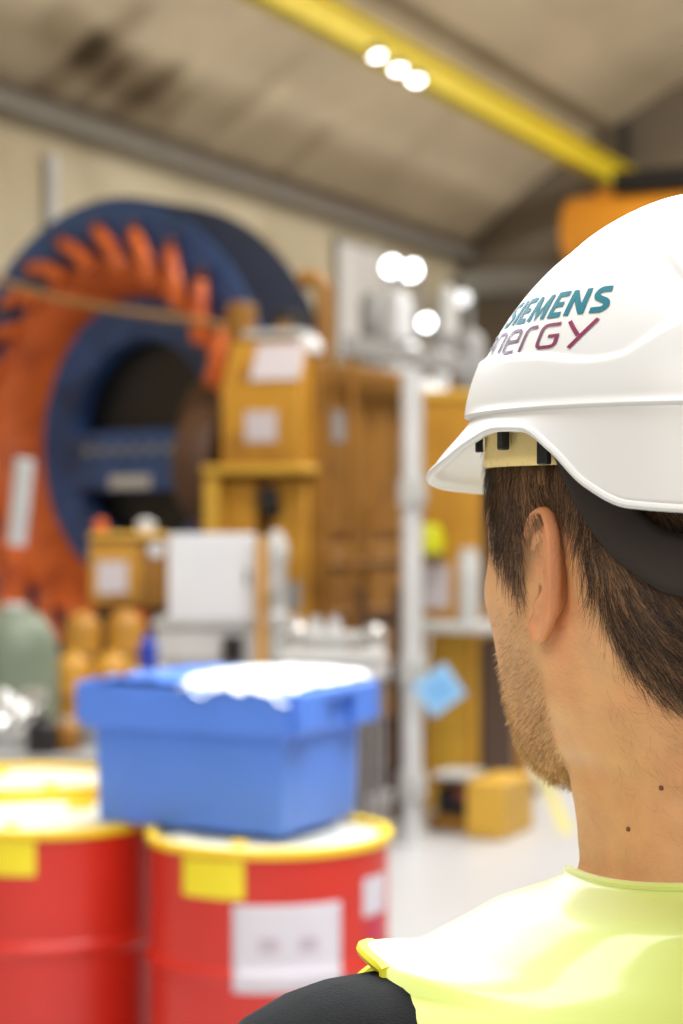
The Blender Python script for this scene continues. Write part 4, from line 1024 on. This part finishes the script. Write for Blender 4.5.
for th, z in ((R(60), .084), (R(84), .084), (R(103), .076), (R(-60), .084), (R(-84), .084), (R(-103), .076)):
    M = Matrix.Translation(HC + F * .0975 * cos(th) + Lf * .0865 * sin(th) + Z * z) @ Matrix.Rotation(math.atan2(Lf.y, Lf.x) + (th - pi / 2), 4, 'Z')
    b = MB(); b.box((0, 0, 0), (.007, .011, .012)); b.box((.002, 0, -.011), (.004, .007, .014)); b.v = [M @ p for p in b.v]; mh(b.build('harness_clip', BLACK, bevel=.001))
rows = []
for k in range(4):      # cradle straps
    th = R(45 + 90 * k); pts = []
    for i in range(9):
        q = i / 8; r = cos(q * pi / 2); pts.append(HC - F * .006 + F * .092 * r * cos(th) + Lf * .080 * r * sin(th) + Z * (.085 + .070 * sin(q * pi / 2)))
    b = MB(); b.tube(pts, .006, 8, flat=.2); mh(b.build('cradle_strap', BLACK))

# ---- lettering
def stroke(pts, w, closed=False):
    """flat ribbon of width w along a 2-D polyline with mitred corners: list of quads"""
    P = [Vector((x, y)) for x, y in pts]; n = len(P); Lp = []; Rp = []
    for i in range(n):
        if closed: a, b_ = P[i - 1], P[(i + 1) % n]
        else: a, b_ = P[max(i - 1, 0)], P[min(i + 1, n - 1)]
        d1 = (P[i] - a); d2 = (b_ - P[i])
        if d1.length < 1e-9: d1 = d2
        if d2.length < 1e-9: d2 = d1
        d1 = d1.normalized(); d2 = d2.normalized(); n1 = Vector((-d1.y, d1.x)); n2 = Vector((-d2.y, d2.x)); mt_ = (n1 + n2)
        if mt_.length < 1e-6: mt_ = n1
        mt_.normalize(); k = min(2.0, 1 / max(.3, mt_.dot(n1))); Lp.append(P[i] + mt_ * w / 2 * k); Rp.append(P[i] - mt_ * w / 2 * k)
    quads = []
    for i in range(n if closed else n - 1):
        j = (i + 1) % n; sg = max(1, int((P[j] - P[i]).length / .12))
        for q in range(sg):
            t0, t1 = q / sg, (q + 1) / sg
            quads.append((Rp[i].lerp(Rp[j], t0), Rp[i].lerp(Rp[j], t1), Lp[i].lerp(Lp[j], t1), Lp[i].lerp(Lp[j], t0)))
    return quads
def arc(cx, cy, rx, ry, a0, a1, n=8): return [(cx + rx * cos(R(lerp(a0, a1, i / n))), cy + ry * sin(R(lerp(a0, a1, i / n)))) for i in range(n + 1)]
WS = .225
def gS():
    return [(arc(.36, .73, .27, .17, 35, 90, 4) + arc(.33, .73, .24, .17, 90, 215, 8)[1:] + arc(.37, .27, .25, .17, 35, -90, 8) + [(.06, .115)], WS)]
# a cleaner S: top bar, upper bowl, spine, lower bowl, bottom bar
def gS():
    top = [(.62, .895), (.40, .90)] + arc(.33, .72, .20, .18, 95, 235, 8)
    low = arc(.36, .29, .23, .19, 50, -85, 8) + [(.30, .10), (.05, .105)]
    return [(top + low, WS)]
GL = {
 'S': (.74, gS()), 'I': (.24, [([(.12, 0), (.12, 1)], WS + .02)]),
 'E': (.62, [([(.62, .91), (.11, .91), (.11, .09), (.62, .09)], WS - .02), ([(.1, .5), (.56, .5)], WS - .03)]),
 'M': (.98, [([(.10, 0), (.14, .98)], WS), ([(.16, .93), (.49, .12), (.82, .93)], WS - .04), ([(.84, .98), (.88, 0)], WS)]),
 'N': (.80, [([(.10, 0), (.10, 1)], WS), ([(.12, .92), (.68, .08)], WS), ([(.70, 0), (.70, 1)], WS)]),
}
T = .125
def rr(x0, y0, x1, y1, r, corners):
    pass
GE = {
 'e': (.74, [([(.08, .50), (.66, .50)] + arc(.50, .76, .16, .17, 0, 90, 4) + arc(.26, .74, .18, .19, 90, 180, 4) + [(.08, .26)] + arc(.26, .25, .18, .18, 180, 270, 4) + [(.66, .07)], T)]),
 'n': (.74, [([(.08, 0)] + arc(.26, .74, .18, .19, 180, 90, 4) + arc(.50, .74, .17, .19, 90, 0, 4) + [(.67, 0)], T)]),
 'r': (.52, [([(.08, 0)] + arc(.26, .74, .18, .19, 180, 90, 4) + [(.50, .93)], T)]),
 'g': (.80, [([(.70, .93)] + arc(.26, .74, .18, .19, 90, 180, 4) + [(.08, .26)] + arc(.26, .25, .18, .18, 180, 270, 4) + arc(.55, .22, .16, .15, 270, 360, 4) + [(.71, .48), (.40, .48)], T)]),
 'y': (.84, [([(.02, .98), (.40, .40)], T), ([(.84, .98), (.22, -.06)], T)]),
}
def word(name, text, glyphs, th0, th1, z0, hgt, m, gap, lab, cols_fn=None, off=.0004):
    quads = []; x = 0
    for ch in text:
        w, st_ = glyphs[ch]
        for pts, sw in st_: quads += [[Vector((p.x + x, p.y)) for p in q] for q in stroke(pts, sw)]
        x += w + gap
    W = x - gap; mb = MB(); cols_ = []
    for q in quads:
        vs = []
        for p in q:
            th = lerp(th0, th1, p.x / W); z = z0 + hgt * p.y; d = F * cos(th) + Lf * sin(th); oo = DC + d * .3 + Z * z
            hit, nrm, idx, dist = bvh.ray_cast(oo, -d)
            if hit is None: hit, nrm = oo - d * .2, d
            if nrm.dot(d) < 0: nrm = -nrm
            vs.append(hit + nrm * off); u = p.x / W; c = cols_fn(u) if cols_fn else (1, 1, 1, 1); cols_.append(c)
        mb.add(vs, [(0, 1, 2, 3)])
    o = mh(mb.build(name, m, smooth=True, cols=cols_, fix=False, angle=180)); o['label'] = lab; return o
def purple(u):
    a, b_ = Vector(rgb(62, 16, 72)[:3]), Vector(rgb(128, 36, 74)[:3]); c = a.lerp(b_, sstep(.2, 1, u)); return (c.x, c.y, c.z, 1)
word('lettering_upper', 'SIEMENS', GL, R(52), R(115), .1285, .0128, mat('teal_print', rgb(18, 104, 118), .6, var=.02, spec=.25), .17, 'bold teal word SIEMENS')
word('lettering_lower', 'energy', GE, R(42), R(112), .1128, .0128, mat_attr('purple_print', 'col', .45), .15, 'thin purple word energy', purple, off=.0005)

# ================================================================== LIGHT
def area(name, loc_, target, size, sizey, power, color):
    ld = bpy.data.lights.new(name, 'AREA'); ld.shape = 'RECTANGLE'; ld.size = size; ld.size_y = sizey; ld.energy = power; ld.color = color
    o = bpy.data.objects.new(name, ld); COL.objects.link(o); o.location = loc_
    d = Vector(target) - Vector(loc_); o.rotation_euler = d.to_track_quat('-Z', 'Y').to_euler(); return o
COOL = (.87, .935, 1.0); WARM = (1, .93, .84)
for s in (5, 11, 17, 23):
    area('hall_lamp', H(s, -2.2, 7.6), H(s, -3.6, 0), 3.2, 1.2, 440, (1, .97, .92))
area('lamp_over_man', (-.4, .9, 4.6), (.12, 1.0, 1.5), 1.6, 1.6, 105, COOL)
area('lamp_over_drums', (1.9, 3.7, 4.6), (-.3, 4.6, .8), 1.8, 1.8, 160, COOL)
area('vest_sheen_light', (0, 4.0, 3.9), (.15, .95, 1.45), 3.6, 2.6, 235, COOL)  # added light, placed to throw a white sheen off the vest shoulders
area('bounce_fill', (-1.6, -2.4, 3.6), (.1, 1.0, 1.5), 2.4, 2.0, 100, WARM)  # added warm fill standing in for bounce from behind the camera
w = bpy.data.worlds.new('world'); SC.world = w; w.use_nodes = True
w.node_tree.nodes['Background'].inputs[0].default_value = (1, .95, .88, 1); w.node_tree.nodes['Background'].inputs[1].default_value = .35

# ================================================================== CAMERA
cam = bpy.data.cameras.new('camera'); co = bpy.data.objects.new('camera', cam); COL.objects.link(co)
co.location = (0, 0, CAMZ); co.rotation_euler = (pi / 2, 0, 0)
cam.sensor_fit = 'VERTICAL'; cam.sensor_height = 36; cam.sensor_width = 24; cam.lens = FPX / 1024 * 36
cam.clip_start = .02; cam.clip_end = 200
cam.dof.use_dof = True; cam.dof.focus_distance = .925; cam.dof.aperture_fstop = 7.0; cam.dof.aperture_blades = 0
SC.camera = co
SC.view_settings.view_transform = 'Standard'; SC.view_settings.look = 'None'; SC.view_settings.exposure = 0; SC.view_settings.gamma = 1
SC.view_settings.use_curve_mapping = False
